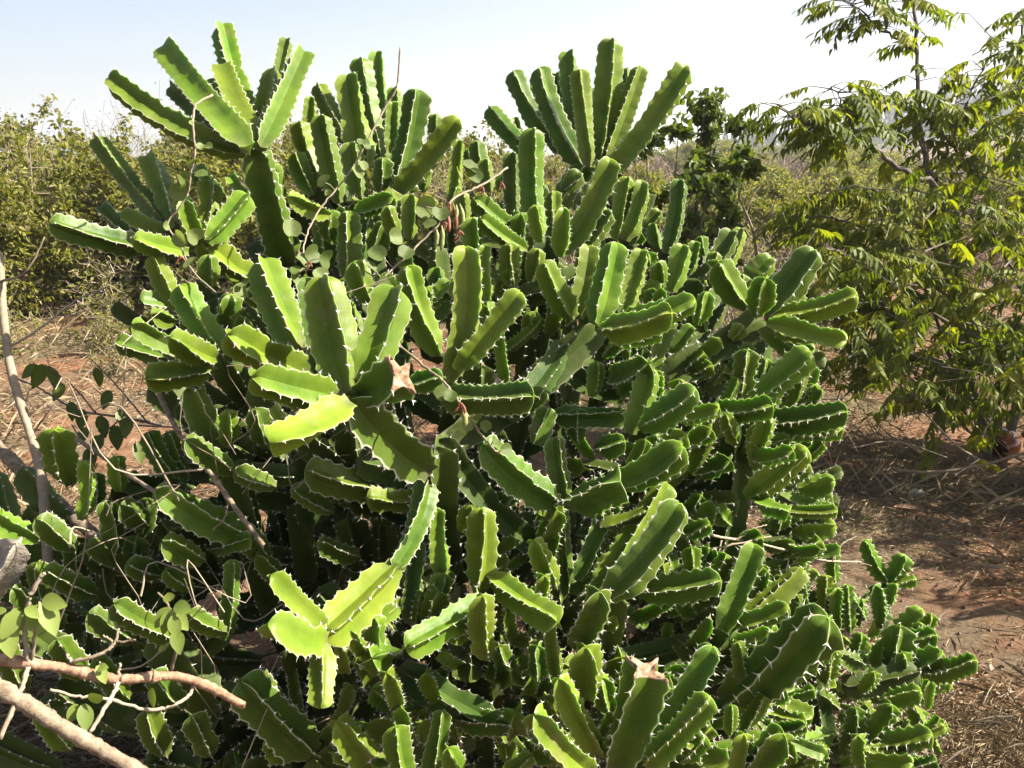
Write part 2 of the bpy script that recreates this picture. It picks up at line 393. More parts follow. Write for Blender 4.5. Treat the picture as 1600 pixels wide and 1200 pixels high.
    for k in range(n):
        start = (.5-.15*k-0) % 1.0
        for q in range(na+2):
            # areoles sit where fr == 1: frac(ph+.15k) in {0,1}
            tt = (q-.15*k)*sp
            if tt < .45*R or tt > Ln-.04*R: continue
            r_ = min(rows-1, max(0, np.searchsorted(tl, tt)))
            if g.random() < .08: continue
            p = vv[r_, 6*k+3]; cc = ctr[r_]
            er = nrm(p-cc+A*.0); et = np.cross(A, er)
            axis_out = nrm(er+.25*A)
            ln = R*spine*g.uniform(.15, .29); th = R*.021*(.7+.3*spine)
            # pad
            pr = R*.055*g.uniform(.8, 1.3)
            pad = np.array([p+A*pr*1.3, p+et*pr, p-A*pr*1.3, p-et*pr, p+er*pr*.8])
            sv.append(pad); sf += [[off, off+1, off+4], [off+1, off+2, off+4], [off+2, off+3, off+4], [off+3, off, off+4]]; off += 5
            for sg in (-1, 1, 0):
                if sg == 0 and g.random() < .55: continue
                d = nrm(er*.75+et*sg*g.uniform(.6, 1.0)+A*g.normal(.05, .35))
                l2 = ln*(1 if sg else .6)
                u1 = nrm(np.cross(d, A+.1)); u2 = np.cross(d, u1)
                sv.append(np.array([p+u1*th, p-.5*th*u1+.87*th*u2, p-.5*th*u1-.87*th*u2, p+d*l2]))
                sf += [[off, off+1, off+3], [off+1, off+2, off+3], [off+2, off, off+3]]; off += 4
    al = np.repeat(t, nv)
    return (vv.reshape(-1, 3), fc, ee.reshape(-1), al), (np.vstack(sv) if sv else np.zeros((0, 3)), sf), capg

def add_stem(root, x0, y0, x1, y1, w, s0, s1, roll=None, n=None, kind=None, cut=False, bend=None, und=None, spine=None, name='stem', P=None):
    seed = int(abs(x0*131+y0*17+x1*7+y1*3+w)) % 100000; g = np.random.default_rng(seed+5)
    P0, P1 = (at(x0, y0, s0), at(x1, y1, s1)) if P is None else P
    R = w*(s0+s1)/2/F*.495*g.uniform(.86, 1.03) if P is None else w
    if n is None: n = int(g.choice([3, 4, 4, 4, 5]))
    if roll is None: roll = g.normal(18, 20)
    if kind is None: kind = 'young' if g.random() < .72 else 'mid'
    if bend is None: bend = g.uniform(.01, .06)
    if und is None: und = g.uniform(.09, .16)
    if spine is None: spine = 1.0 if x0 < 1000 or y0 < 560 else 1.35
    if x0 > 980 and y0 > 560 and P is None: und *= 1.35
    old_shade = kind == 'old'
    geo, spn, cap = stem_geo(P0, P1, R, n, math.radians(roll), seed, bend, und*(.6 if old_shade else 1), spine*(.7 if old_shade else 1), cut, .75 if old_shade else .5, 2.4 if old_shade else 3)
    rnd = g.random()
    mb = MB(); mb.add(geo[0], geo[1], geo[2], rnd, geo[3])
    o = mb.build(name, M[kind], root, 33)
    if len(spn[0]):
        ms = MB(); ms.add(spn[0], spn[1], 0, rnd); so = ms.build('spines', M['spine'], o); so['kind'] = 'stuff'
    if cap:
        mc = MB(); mc.add(cap[0], cap[1], 0, rnd); co = mc.build('cut_end', M['dead'], o, True); co['label'] = 'dried brown and white cut end of stem'
    return o

BUSH0 = np.array([-.02, 2.45, 0.0])
bush = empty('spiny_stem_bush', (BUSH0[0], BUSH0[1], gh(BUSH0[0], BUSH0[1])),
             'huge cactus-like bush of green winged spiny stems filling the scene', 'cactus bush')
# x0,y0 -> x1,y1 in photo pixels, visible width, distance at foot and at tip, optional roll, ribs, kind
T = [
 # crown at the upper left on its own neck
 (385,240,171,123,50,2.30,2.28,-28,4,'young'), (388,232,256,72,56,2.20,2.48,-38,3,'young'), (402,228,347,40,50,2.40,2.56,-18,4,'young'),
 (396,222,346,102,46,2.26,2.46,-34,3,'young'), (398,215,322,128,32,2.46,2.52,0,4), (392,232,268,136,42,2.48,2.6,10,4,'mid'),
 (405,232,474,82,54,2.24,2.44,-35,4,'young'), (406,225,448,62,32,2.50,2.65,20,4), (402,222,428,106,40,2.40,2.46,24,3),
 (455,420,398,236,66,2.58,2.36,26,4,'mid'), (432,330,420,255,50,2.62,2.60,35,4,'young'),
 # left crown
 (258,348,150,216,40,2.42,2.60,0,4,'young'), (278,355,230,246,46,2.40,2.58,-5,4,'young'), (232,388,80,350,46,2.30,2.14,-10,4),
 (218,372,160,324,32,2.50,2.56,-20,4), (258,362,188,334,34,2.40,2.34,-35,3), (292,394,210,374,40,2.25,2.12,-30,4,'young'),
 (312,380,284,312,38,2.30,2.22,-40,4,'young'), (316,376,328,284,40,2.28,2.38,6,4,'young'), (322,378,386,306,44,2.28,2.36,8,4,'young'),
 (350,310,305,262,32,2.62,2.66,-35,4,'young'), (392,322,360,278,30,2.64,2.70,-30,4,'young'), (402,440,316,378,54,2.50,2.33,0,4), 
 (300,330,272,300,30,2.55,2.6), (250,330,238,300,26,2.6,2.65),
 # left lower crown
 (282,490,238,402,44,2.22,2.18,20,4,'young'), (346,552,282,448,50,2.00,2.00,5,4), (358,520,360,462,42,2.10,2.06,25,5,'young'),
 (316,558,208,508,46,2.00,1.88,-25,4,'young'), (338,560,266,528,44,1.95,1.82,-30,4), (268,562,184,534,40,2.10,2.08,0,4,'mid'),
 (335,574,230,592,46,1.97,1.86,-10,4), (268,472,218,466,32,2.22,2.16,-30,3), (272,502,238,492,36,2.20,2.14,-20,4,'young'),
 (330,448,325,400,36,2.30,2.28,15,4,'young'), (425,650,345,560,58,2.25,2.00,10,4,'old'), (395,520,372,494,38,2.05,2.0),
 (300,520,290,480,36,2.15,2.12), (405,480,392,450,36,2.2,2.18,20,4,'young'), (415,500,425,470,34,2.1,2.05),
 # big crown in front
 (542,618,505,436,90,1.50,1.54,22,4,'young'), (565,600,616,452,76,1.52,1.60,16,4,'young'), (528,622,396,590,64,1.50,1.36,-26,4,'young'),
 (545,630,422,692,66,1.47,1.32,-35,3,'young'), (555,618,628,588,80,1.53,1.48,48,4,'mid',True), (668,735,548,628,92,1.66,1.50,-45,4,'mid'),
 (505,600,478,436,46,1.62,1.62,40,4,'mid'), (492,592,358,524,68,1.74,1.56,-25,4,'young'), (470,548,410,408,66,1.90,2.00,0,4,'young'),
 (640,600,690,590,44,1.62,1.58,10,4), (470,640,430,560,50,1.75,1.7,20,4,'mid'), (440,600,415,540,40,1.8,1.75,20,4,'young'),
 # middle
 (702,598,727,388,64,1.78,1.77,38,4), (712,578,812,458,50,1.75,1.74,45,4), (684,556,638,418,54,1.96,1.92,28,4,'young'),
 (592,480,552,412,42,2.02,1.98,-10,4,'young'), (690,622,832,620,60,1.62,1.46,-12,4), (792,600,779,508,28,2.00,1.98,30,3,'young'),
 (622,540,600,480,40,1.9,1.85,20,4), (560,520,530,440,46,2.05,2.05,20,4,'young'), (770,520,750,388,36,2.15,2.12,20,4,'young'),
 (745,470,752,400,36,2.2,2.18,30,4,'young'), (690,460,680,420,36,2.2,2.2), (660,480,700,440,34,2.1,2.1,20,4),
 # centre back
 (838,380,832,203,42,2.36,2.36,25,4,'young'), (800,378,799,240,34,2.46,2.46,40,4), (880,396,952,250,54,2.25,2.22,38,4),
 (876,402,880,326,38,2.16,2.12,30,4), (844,378,836,322,30,2.10,2.06,35,4,'young'), (905,396,948,328,44,2.30,2.30,30,4,'mid'),
 (818,370,742,312,34,2.30,2.20,-10,4,'young'), (822,390,752,342,32,2.20,2.10,-20,4,'young'), (962,376,980,278,34,2.42,2.42,20,4),
 (975,376,1002,284,36,2.42,2.42,25,4), (1040,396,1061,282,38,2.50,2.50,38,4), (742,395,738,342,40,2.12,2.10,30,4,'young'),
 (870,380,866,300,28,2.5,2.5), (930,380,930,320,30,2.45,2.45), (780,300,790,270,30,2.6,2.6), (1005,360,1030,330,26,2.6,2.6),
 (985,380,1000,365,28,2.5,2.45), (1030,390,1018,350,24,2.55,2.55), (1010,420,1012,395,34,2.35,2.3), (1075,430,1085,378,26,2.7,2.7), (1060,420,1066,385,26,2.65,2.65,20),
 (880,300,905,270,40,2.6,2.6,0,4,'mid'), (820,330,850,290,34,2.6,2.6,0,4,'mid'), (900,330,930,290,34,2.55,2.55,0,4,'mid'),
 # upper right crown
 (912,262,843,108,40,2.75,2.75,2,4), (862,222,802,113,36,2.82,2.84,20,4), (835,245,764,170,34,2.86,2.92,10,4,'mid'),
 (902,240,886,83,38,2.92,3.02,15,4), (918,262,905,110,34,2.70,2.70,40,4), (934,258,955,63,48,2.75,2.76,14,4,'young'),
 (946,256,1001,106,36,2.75,2.78,-20,4,'young'), (945,276,1071,104,52,2.66,2.60,-40,4), (888,190,868,116,26,3.02,3.06), (962,190,980,108,26,3.02,3.06),
 (848,200,828,133,24,3.05,3.10), (815,215,803,185,22,3.0,3.0), (850,345,912,262,50,2.72,2.72,0,4,'mid'), (905,290,935,270,46,2.75,2.7,0,4,'mid'),
 (925,225,930,140,26,2.9,2.95), (870,240,855,180,28,2.9,2.95),
 # upper centre crown
 (612,270,588,83,36,2.82,2.86,20,4,'young'), (592,258,562,93,38,2.75,2.77,25,4,'young'), (572,262,542,120,50,2.62,2.62,16,4),
 (545,225,496,134,36,2.76,2.82,10,4), (528,318,500,182,46,2.52,2.50,24,4), (620,280,612,160,32,2.66,2.66,30,4,'young'),
 (616,300,652,142,46,2.56,2.56,-8,4), (616,308,714,186,48,2.46,2.42,30,4,'young'), (642,230,638,153,26,2.72,2.74), (617,200,616,138,24,2.82,2.84),
 (680,250,680,180,28,2.80,2.80,10,4), (706,318,716,220,28,2.52,2.52,30,4), (478,238,484,152,28,2.72,2.72,30,4,'young'), (500,300,466,192,36,2.56,2.56,20,4,'young'),
 (488,306,462,240,32,2.52,2.50,25,4,'young'), (562,312,548,225,44,2.55,2.55,20,4,'mid'), (514,336,452,308,36,2.32,2.22,-45,4,'young'), (555,332,614,308,36,2.36,2.30,10,4),
 (592,300,600,248,32,2.46,2.44,20,4), (758,300,744,222,34,2.62,2.62,5,4,'mid'), (765,300,757,250,26,2.55,2.55), (545,440,545,332,42,2.34,2.32,-10,4,'mid'),
 (622,372,604,324,30,2.32,2.28,20,4,'young'), (640,375,640,305,36,2.42,2.42,25,4), (560,430,580,330,48,2.5,2.5,0,4,'mid'), (625,420,618,310,46,2.6,2.56,0,4,'mid'), (725,360,722,300,30,2.45,2.45,20,4),
 (700,420,690,330,36,2.5,2.5,0,4,'mid'), (512,420,505,340,40,2.5,2.45,0,4,'mid'), (660,300,665,250,26,2.65,2.65),(735,270,728,235,24,2.75,2.75),
 (520,380,515,330,34,2.4,2.35), (670,350,668,310,30,2.5,2.5,20), (580,400,600,350,38,2.45,2.4,0,4,'mid'),
 # crown right of the middle
 (932,508,962,382,54,2.05,2.06,-14,4), (902,498,918,386,50,2.16,2.20,26,4), (972,498,1002,392,42,2.12,2.16,32,4), (895,498,848,412,52,2.12,2.06,-4,4),
 (940,514,1048,490,52,1.97,1.82,-8,4), (965,504,1084,470,46,2.12,2.06,20,4), (955,532,1034,514,40,2.02,1.92,15,4), (690,702,928,516,78,2.00,2.14,42,4,'old'),
 (802,450,797,382,38,2.16,2.14,15,4), (828,440,840,390,30,2.22,2.20,20,4), (762,470,756,384,36,2.12,2.10,35,4,'young'), (1048,456,1066,384,42,2.30,2.30,20,4),
 (1034,452,1028,410,30,2.28,2.24), (1088,508,1106,458,34,2.22,2.20,15,4,'young'), (1098,446,1142,362,40,2.92,2.96,30,4), (1128,424,1157,358,32,3.0,3.02,20,4),
 (955,585,1012,568,46,2.08,1.86,20,4), (1040,560,1080,510,36,2.3,2.3,30,4,'young'), (1085,440,1080,378,26,2.75,2.75), (830,520,825,490,28,2.2,2.15),
 (790,650,880,540,56,1.98,2.1,25,4,'old'), (1000,480,1030,440,34,2.25,2.25,20), (1060,500,1045,470,34,2.2,2.15), (865,470,862,420,34,2.2,2.2), (780,470,790,430,30,2.2,2.18,20,4,'young'),
 (1100,400,1095,370,24,2.9,2.9), (985,440,990,400,34,2.2,2.2), (1015,500,1020,450,34,2.2,2.18), (1110,430,1118,395,26,2.8,2.8),
 # right crown
 (1196,496,1270,392,60,2.30,2.26,20,4), (1182,494,1196,436,44,2.22,2.14,5,4,'young'), (1170,482,1123,412,52,2.36,2.34,8,4), (1196,498,1338,464,48,2.30,2.20,-5,4),
 (1198,506,1320,532,46,2.25,2.16,20,4), (1158,446,1204,404,44,2.52,2.52,10,4), (1232,490,1252,458,26,2.4,2.38,20,3,'young'), (1018,597,1186,502,70,2.30,2.36,42,4,'old'),
 (1188,515,1235,556,32,2.3,2.25), (1150,470,1160,430,30,2.5,2.5), (1205,470,1215,430,30,2.45,2.42), (1140,530,1160,510,30,2.3,2.3), (1100,520,1090,480,34,2.4,2.4),
 # right lower crowns
 (1158,634,1264,550,54,2.20,2.16,18,4), (1158,618,1168,548,40,2.16,2.10,5,4), (1180,610,1198,562,30,2.22,2.20,20,4,'young'), (1196,658,1322,644,52,2.22,2.06,8,4),
 (1200,668,1314,668,46,2.26,2.14,20,4), (1078,612,1158,562,48,2.36,2.40,0,4,'old'), (1110,644,1206,634,46,2.12,1.98,0,4), (1180,712,1198,652,36,2.06,2.02,20,4),
 (1176,712,1238,704,42,2.06,1.96,25,4), (1165,776,1258,702,52,2.12,2.06,25,4), (1152,695,1134,648,28,2.05,2.0), (1228,756,1262,724,36,2.32,2.30), (1248,764,1302,752,38,2.32,2.28),
 (1212,632,1248,602,30,2.32,2.28,-30,3,'young'), (1262,640,1272,602,26,2.42,2.38), (1192,692,1232,686,26,2.2,2.15,-30,3,'young'), (1178,778,1232,800,38,2.12,2.02,10), (1272,808,1258,762,26,2.42,2.40),
 (1238,834,1304,822,42,2.32,2.26,10), (1048,776,1172,716,62,2.32,2.30,0,4,'old'), (1038,790,1152,784,52,2.30,2.20,0,4,'old'), (1075,690,1110,672,36,2.0,1.95,20), (1215,600,1240,580,26,2.4,2.4),
 (1085,740,1140,720,40,2.2,2.1,0,4,'mid'), (1060,840,1110,820,36,2.1,2.05), (1150,850,1190,840,32,2.2,2.15), (1200,740,1215,715,26,2.3,2.28), (1270,790,1298,772,24,2.4,2.4), (1200,860,1240,850,30,2.3,2.25),
 (1110,600,1130,570,30,2.3,2.3), (1210,830,1225,800,30,2.3,2.25), (1075,800,1095,775,30,2.2,2.15), (1140,820,1120,790,30,2.2,2.15),
 # centre
 (984,678,1016,577,50,1.90,1.90,24,4,'young'), (1000,670,1084,608,48,1.86,1.80,-20,4), (1056,654,1122,638,38,1.92,1.86,15,4), (955,758,1064,698,58,1.82,1.74,25,4),
 (862,648,978,652,42,2.02,1.98,0,4,'mid'), (836,695,856,638,36,1.95,1.95,-20,4), (872,786,756,696,60,1.86,1.76,20,4,'mid'), (882,790,866,685,42,1.92,1.92,30,4,'mid'),
 (884,786,968,752,70,1.82,1.66,-14,3), (878,960,868,788,32,2.02,1.98,0,4,'mid'), (985,735,1008,688,28,1.9,1.85,15,4,'young'), (925,620,932,566,32,2.0,1.98,20,4,'young'), (905,690,900,640,34,2.05,2.0,0,4,'mid'),
 (930,700,975,690,40,2.0,1.95,0,4,'mid'), (1020,720,1070,680,40,1.95,1.9,0,4), (815,640,850,610,36,2.0,2.0,0,4,'mid'), (660,780,575,778,42,1.95,1.86,0,4), (600,760,480,735,54,1.95,1.85,0,4,'mid'),
 (560,720,640,740,56,1.9,1.95,0,4,'old'), (560,870,498,848,36,1.95,1.88,10,4), (520,800,460,760,40,1.95,1.9,0,4,'mid'), (430,760,370,735,40,1.95,1.9,0,4,'mid'),
 # right low
 (948,936,1060,788,64,1.76,1.76,20,4), (928,930,1042,758,46,1.86,1.96,5,4), (902,908,948,798,38,1.92,1.96,30,4), (886,926,874,796,30,2.02,2.0,20,4,'mid'), (868,918,834,846,42,1.76,1.70,10,4),
 (768,902,870,972,56,1.72,1.56,15,4), (898,1010,936,926,56,1.64,1.56,24,4), (922,1090,915,1012,64,1.62,1.56,25,4), (872,1060,858,968,30,1.66,1.62,28,4,'young'), (995,925,1124,908,52,1.92,1.82,0,4,'mid'),
 (1082,905,1080,856,30,1.9,1.86,10,4), (930,1045,1112,1000,54,1.92,2.02,0,4,'old'), (845,940,850,900,30,1.7,1.66,20,4,'young'), (1000,860,1020,830,34,2.1,2.1), (930,980,960,960,36,1.85,1.8),
 # right foot
 (1128,990,1177,852,54,1.90,1.94,36,4), (1156,976,1254,892,46,1.96,2.0,-18,4,'young'), (1150,980,1230,948,42,1.92,1.88,10,4), (1132,1095,1292,968,86,1.84,1.70,14,5,'mid'), (1162,1066,1152,1004,32,1.82,1.78,25,4),
 (1142,1004,1204,988,27,1.84,1.80,20,4), (1188,1012,1196,972,25,1.95,1.92,20,4,'young'), (1060,1000,1130,1060,44,1.95,1.9,0,4,'old'), (1085,960,1060,930,34,2.0,1.95), (1210,930,1220,900,28,2.1,2.05), (1235,960,1245,930,26,2.1,2.05),
 (1040,960,1080,950,34,2.05,2.0), (1100,1120,1200,1080,50,1.85,1.85,0,4,'mid'),
 # bottom crown
 (962,1205,1010,1046,78,1.56,1.50,42,4,'mid',True), (1008,1190,1112,1012,60,1.57,1.55,38,4), (1008,1196,1108,1090,44,1.50,1.46,-15,4,'young'), (938,1180,874,1062,54,1.57,1.50,20,4,'young'), (925,1210,836,1118,62,1.47,1.37,-32,4,'young'),
 (1150,1215,1162,1148,42,1.57,1.54,28,4,'young'), (1165,1205,1224,1148,58,1.57,1.50,0,4), (1140,1148,1143,1102,22,1.7,1.68,20), (1205,1142,1258,1134,30,1.92,1.86), (1060,1190,1100,1150,40,1.6,1.58,10), (880,1130,850,1090,36,1.7,1.66),
 (1080,1130,1140,1120,36,1.85,1.8,0,4,'mid'), (950,1110,940,1060,40,1.7,1.66,10), (1240,1190,1230,1160,30,1.9,1.88),
 # low centre
 (750,930,752,796,58,1.72,1.70,-12,4), (692,902,682,796,36,1.77,1.76,25,4), (640,975,652,845,42,1.82,1.82,20,4,'mid'), (765,935,636,1012,52,1.66,1.52,-10,4), (760,1030,754,932,46,1.62,1.57,22,4,'young'),
 (662,965,694,898,36,1.77,1.75,30,4), (625,1045,768,1130,64,1.76,1.70,0,4,'old'), (715,1125,815,1130,44,1.72,1.66,0,4,'mid'), (594,1055,584,966,48,1.62,1.57,20,4,'young'), (620,1100,604,1052,40,1.6,1.5,40,4,'young'),
 (620,884,506,992,64,1.60,1.46,-5,4,'young'), (668,742,618,888,46,1.72,1.60,0,4,'mid'), (508,985,424,898,42,1.47,1.40,-40,3,'young'), (508,1000,418,976,62,1.44,1.31,-45,3,'young'), (507,1006,500,1104,40,1.43,1.36,10,4,'young'),
 (570,1020,545,985,32,1.55,1.5,20,4,'young'), (730,990,690,980,36,1.7,1.6,0,4,'young'), (810,960,820,930,34,1.72,1.68), (800,1060,780,1010,34,1.8,1.75,0,4,'mid'), (720,830,735,790,36,1.8,1.78,20), (700,1080,700,1040,36,1.85,1.8,0,4,'mid'),
 (540,1050,530,1010,34,1.6,1.55), (840,1060,840,1010,36,1.75,1.7,0,4,'mid'), (560,960,540,930,36,1.7,1.65,0,4,'mid'),
 # low left
 (492,1178,378,1066,66,1.72,1.61,4,4,'mid'), (478,1140,402,1056,40,1.80,1.72,15,4,'mid'), (476,1130,458,1042,30,1.92,1.90,20,4,'mid'), (502,1168,548,1072,36,1.77,1.76,30,4), (604,1210,528,1128,52,1.62,1.55,20,4),
 (638,1220,618,1136,46,1.57,1.54,-5,4,'young'), (668,1218,692,1112,36,1.62,1.60,25,4), (566,1190,522,1176,26,1.62,1.56,-30,3,'young'), (790,1205,830,1180,28,1.6,1.55,-30,3,'young'), (720,1210,700,1170,40,1.6,1.56), (450,1190,420,1150,40,1.75,1.7),
 # shaded left flank
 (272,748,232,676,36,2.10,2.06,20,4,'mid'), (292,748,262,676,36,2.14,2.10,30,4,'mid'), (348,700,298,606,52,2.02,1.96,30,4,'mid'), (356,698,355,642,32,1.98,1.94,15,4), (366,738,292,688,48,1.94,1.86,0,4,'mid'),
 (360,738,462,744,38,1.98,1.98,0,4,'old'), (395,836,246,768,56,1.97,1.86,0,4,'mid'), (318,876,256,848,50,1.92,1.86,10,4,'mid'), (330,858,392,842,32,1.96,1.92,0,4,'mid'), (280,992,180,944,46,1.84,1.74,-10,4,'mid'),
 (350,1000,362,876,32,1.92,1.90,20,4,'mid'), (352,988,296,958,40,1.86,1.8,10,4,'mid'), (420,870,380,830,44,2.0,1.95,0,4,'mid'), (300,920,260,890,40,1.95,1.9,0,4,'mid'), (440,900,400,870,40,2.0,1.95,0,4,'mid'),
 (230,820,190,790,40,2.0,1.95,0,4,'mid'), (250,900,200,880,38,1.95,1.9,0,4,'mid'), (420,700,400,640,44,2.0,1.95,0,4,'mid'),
]
T.sort(key=lambda a: -a[4]*math.hypot(a[2]-a[0], a[3]-a[1]))
TINY = T[258:]                     # the smallest shoots are joined below
for a in T[:258]:
    k = list(a)+[None]*(11-len(a))
    add_stem(bush, *k[:7], roll=k[7], n=k[8], kind=k[9], cut=bool(k[10]))

# old stems that carry the crowns up from the ground
def carry(pts, R, kind='old'):
    p = [np.asarray(q, float) for q in pts]
    for a, b in zip(p[:-1], p[1:]):
        d = nrm(b-a)
        add_stem(bush, a[0]*977, a[1]*613, b[0]*331, b[2]*771, R, 1, 1, n=4, roll=float(rng.uniform(0, 90)), kind=kind, bend=.05, P=(a-d*.03, b+d*.03))
def gpt(x, y): return np.array([x, y, gh(x, y)-.03])
carry([gpt(-.30, 2.62), at(520,760,2.75), at(500,560,2.72), at(456,415,2.58)], .052)
carry([gpt(-.42, 2.50), at(470,660,2.55), at(403,440,2.50)], .046)
carry([gpt(-.45, 2.35), at(430,650,2.25)], .046)
carry([gpt(-.15, 2.30), at(690,860,1.98), at(680,715,1.72)], .046)
carry([gpt(-.10, 2.55), at(640,740,2.62), at(620,520,2.64), at(615,300,2.62)], .050)
carry([gpt(-.05, 2.55), at(790,740,2.5), at(830,560,2.45), at(850,390,2.36)], .048)
carry([gpt(.10, 2.75), at(880,640,2.8), at(880,460,2.78), at(850,345,2.72)], .050)
carry([gpt(.10, 2.30), at(860,870,2.05), at(700,705,1.9)], .044)
carry([gpt(.25, 2.50), at(980,760,2.3), at(1018,600,2.2)], .046)
carry([gpt(.38, 2.45), at(1050,780,2.3)], .044)
carry([gpt(.22, 2.25), at(950,940,1.8)], .042)
carry([gpt(.42, 2.20), at(1135,1005,1.9)], .042)
carry([gpt(.15, 2.05), at(970,1210,1.6)], .042)
carry([gpt(-.05, 2.10), at(755,935,1.74)], .042)
carry([gpt(-.40, 2.10), at(495,1185,1.74)], .042)
carry([gpt(.60, 2.75), at(1090,450,2.92)], .04)
carry([gpt(.45, 2.35), at(1150,640,2.2)], .042)
carry([gpt(-.5, 2.30), at(370,742,1.97)], .04)

# the crowded inner stems nobody can tell apart
def inside(poly, x, y):
    c = False; j = len(poly)-1
    for i in range(len(poly)):
        xi, yi = poly[i]; xj, yj = poly[j]
        if (yi > y) != (yj > y) and x < (xj-xi)*(y-yi)/(yj-yi)+xi: c = not c
        j = i
    return c
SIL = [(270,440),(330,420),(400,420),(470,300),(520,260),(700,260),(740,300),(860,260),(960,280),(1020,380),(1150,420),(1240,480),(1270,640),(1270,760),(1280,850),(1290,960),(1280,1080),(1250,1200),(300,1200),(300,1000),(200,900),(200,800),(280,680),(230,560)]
mids = np.array([[(a[0]+a[2])/2, (a[1]+a[3])/2, (a[5]+a[6])/2] for a in T])
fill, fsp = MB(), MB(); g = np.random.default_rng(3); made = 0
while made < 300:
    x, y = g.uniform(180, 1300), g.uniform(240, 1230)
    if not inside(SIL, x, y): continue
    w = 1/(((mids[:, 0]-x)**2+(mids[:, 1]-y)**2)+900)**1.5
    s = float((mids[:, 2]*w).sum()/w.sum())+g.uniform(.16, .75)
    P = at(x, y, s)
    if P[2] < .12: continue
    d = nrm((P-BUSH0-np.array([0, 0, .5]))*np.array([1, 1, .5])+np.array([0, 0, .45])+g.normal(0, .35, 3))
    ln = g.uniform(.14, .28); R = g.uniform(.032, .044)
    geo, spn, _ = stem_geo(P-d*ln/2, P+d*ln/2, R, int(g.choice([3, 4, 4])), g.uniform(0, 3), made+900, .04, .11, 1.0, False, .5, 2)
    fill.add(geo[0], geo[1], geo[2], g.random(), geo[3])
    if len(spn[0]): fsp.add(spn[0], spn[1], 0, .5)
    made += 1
fo = fill.build('inner_stems', M['old'], bush, 33); fo['kind'] = 'stuff'; fo['label'] = 'crowded shaded inner stems'  # dark skin used here to paint in the shade inside the bush
fill = MB()
for q, a in enumerate(TINY):
    w = a[4]*.495*(a[5]+a[6])/2/F; geo, spn, _ = stem_geo(at(a[0], a[1], a[5]), at(a[2], a[3], a[6]), w, 4, .4, q+70, .04, .13, 1.0, False, .5, 2)
    fill.add(geo[0], geo[1], geo[2], g.random(), geo[3]); fsp.add(spn[0], spn[1], 0, .5)
SM = [(480,300),(760,330),(1000,380),(1150,430),(1250,520),(1290,640),(1290,900),(1260,1160),(900,1200),(560,1200),(540,1050),(640,820),(860,720),(1000,560),(760,520),(560,430)]
made = 0
while made < 210:
    x, y = g.uniform(480, 1300), g.uniform(290, 1200)
    if not inside(SM, x, y): continue
    w = 1/(((mids[:, 0]-x)**2+(mids[:, 1]-y)**2)+900)**1.5
    P = at(x, y, float((mids[:, 2]*w).sum()/w.sum())+g.uniform(-.02, .22)); d = nrm((P-BUSH0-np.array([0, 0, .6]))*np.array([.9, .7, .7])+np.array([.05, -.15, .55])+g.normal(0, .5, 3))
    if P[2] < .12: continue
    ln = g.uniform(.07, .17); R = g.uniform(.017, .029)
    geo, spn, _ = stem_geo(P-d*ln/2, P+d*ln/2, R, int(g.choice([3, 3, 4])), g.uniform(0, 3), made+7900, .04, .22, 1.5, False, .5, 2)
    fill.add(geo[0], geo[1], geo[2], g.random(), geo[3]); fsp.add(spn[0], spn[1], 0, .5); made += 1
fo = fill.build('small_shoots', M['young'], bush, 33); fo['kind'] = 'stuff'; fo['label'] = 'small young shoots filling the gaps'
fs = fsp.build('inner_spines', M['spine'], bush); fs['kind'] = 'stuff'

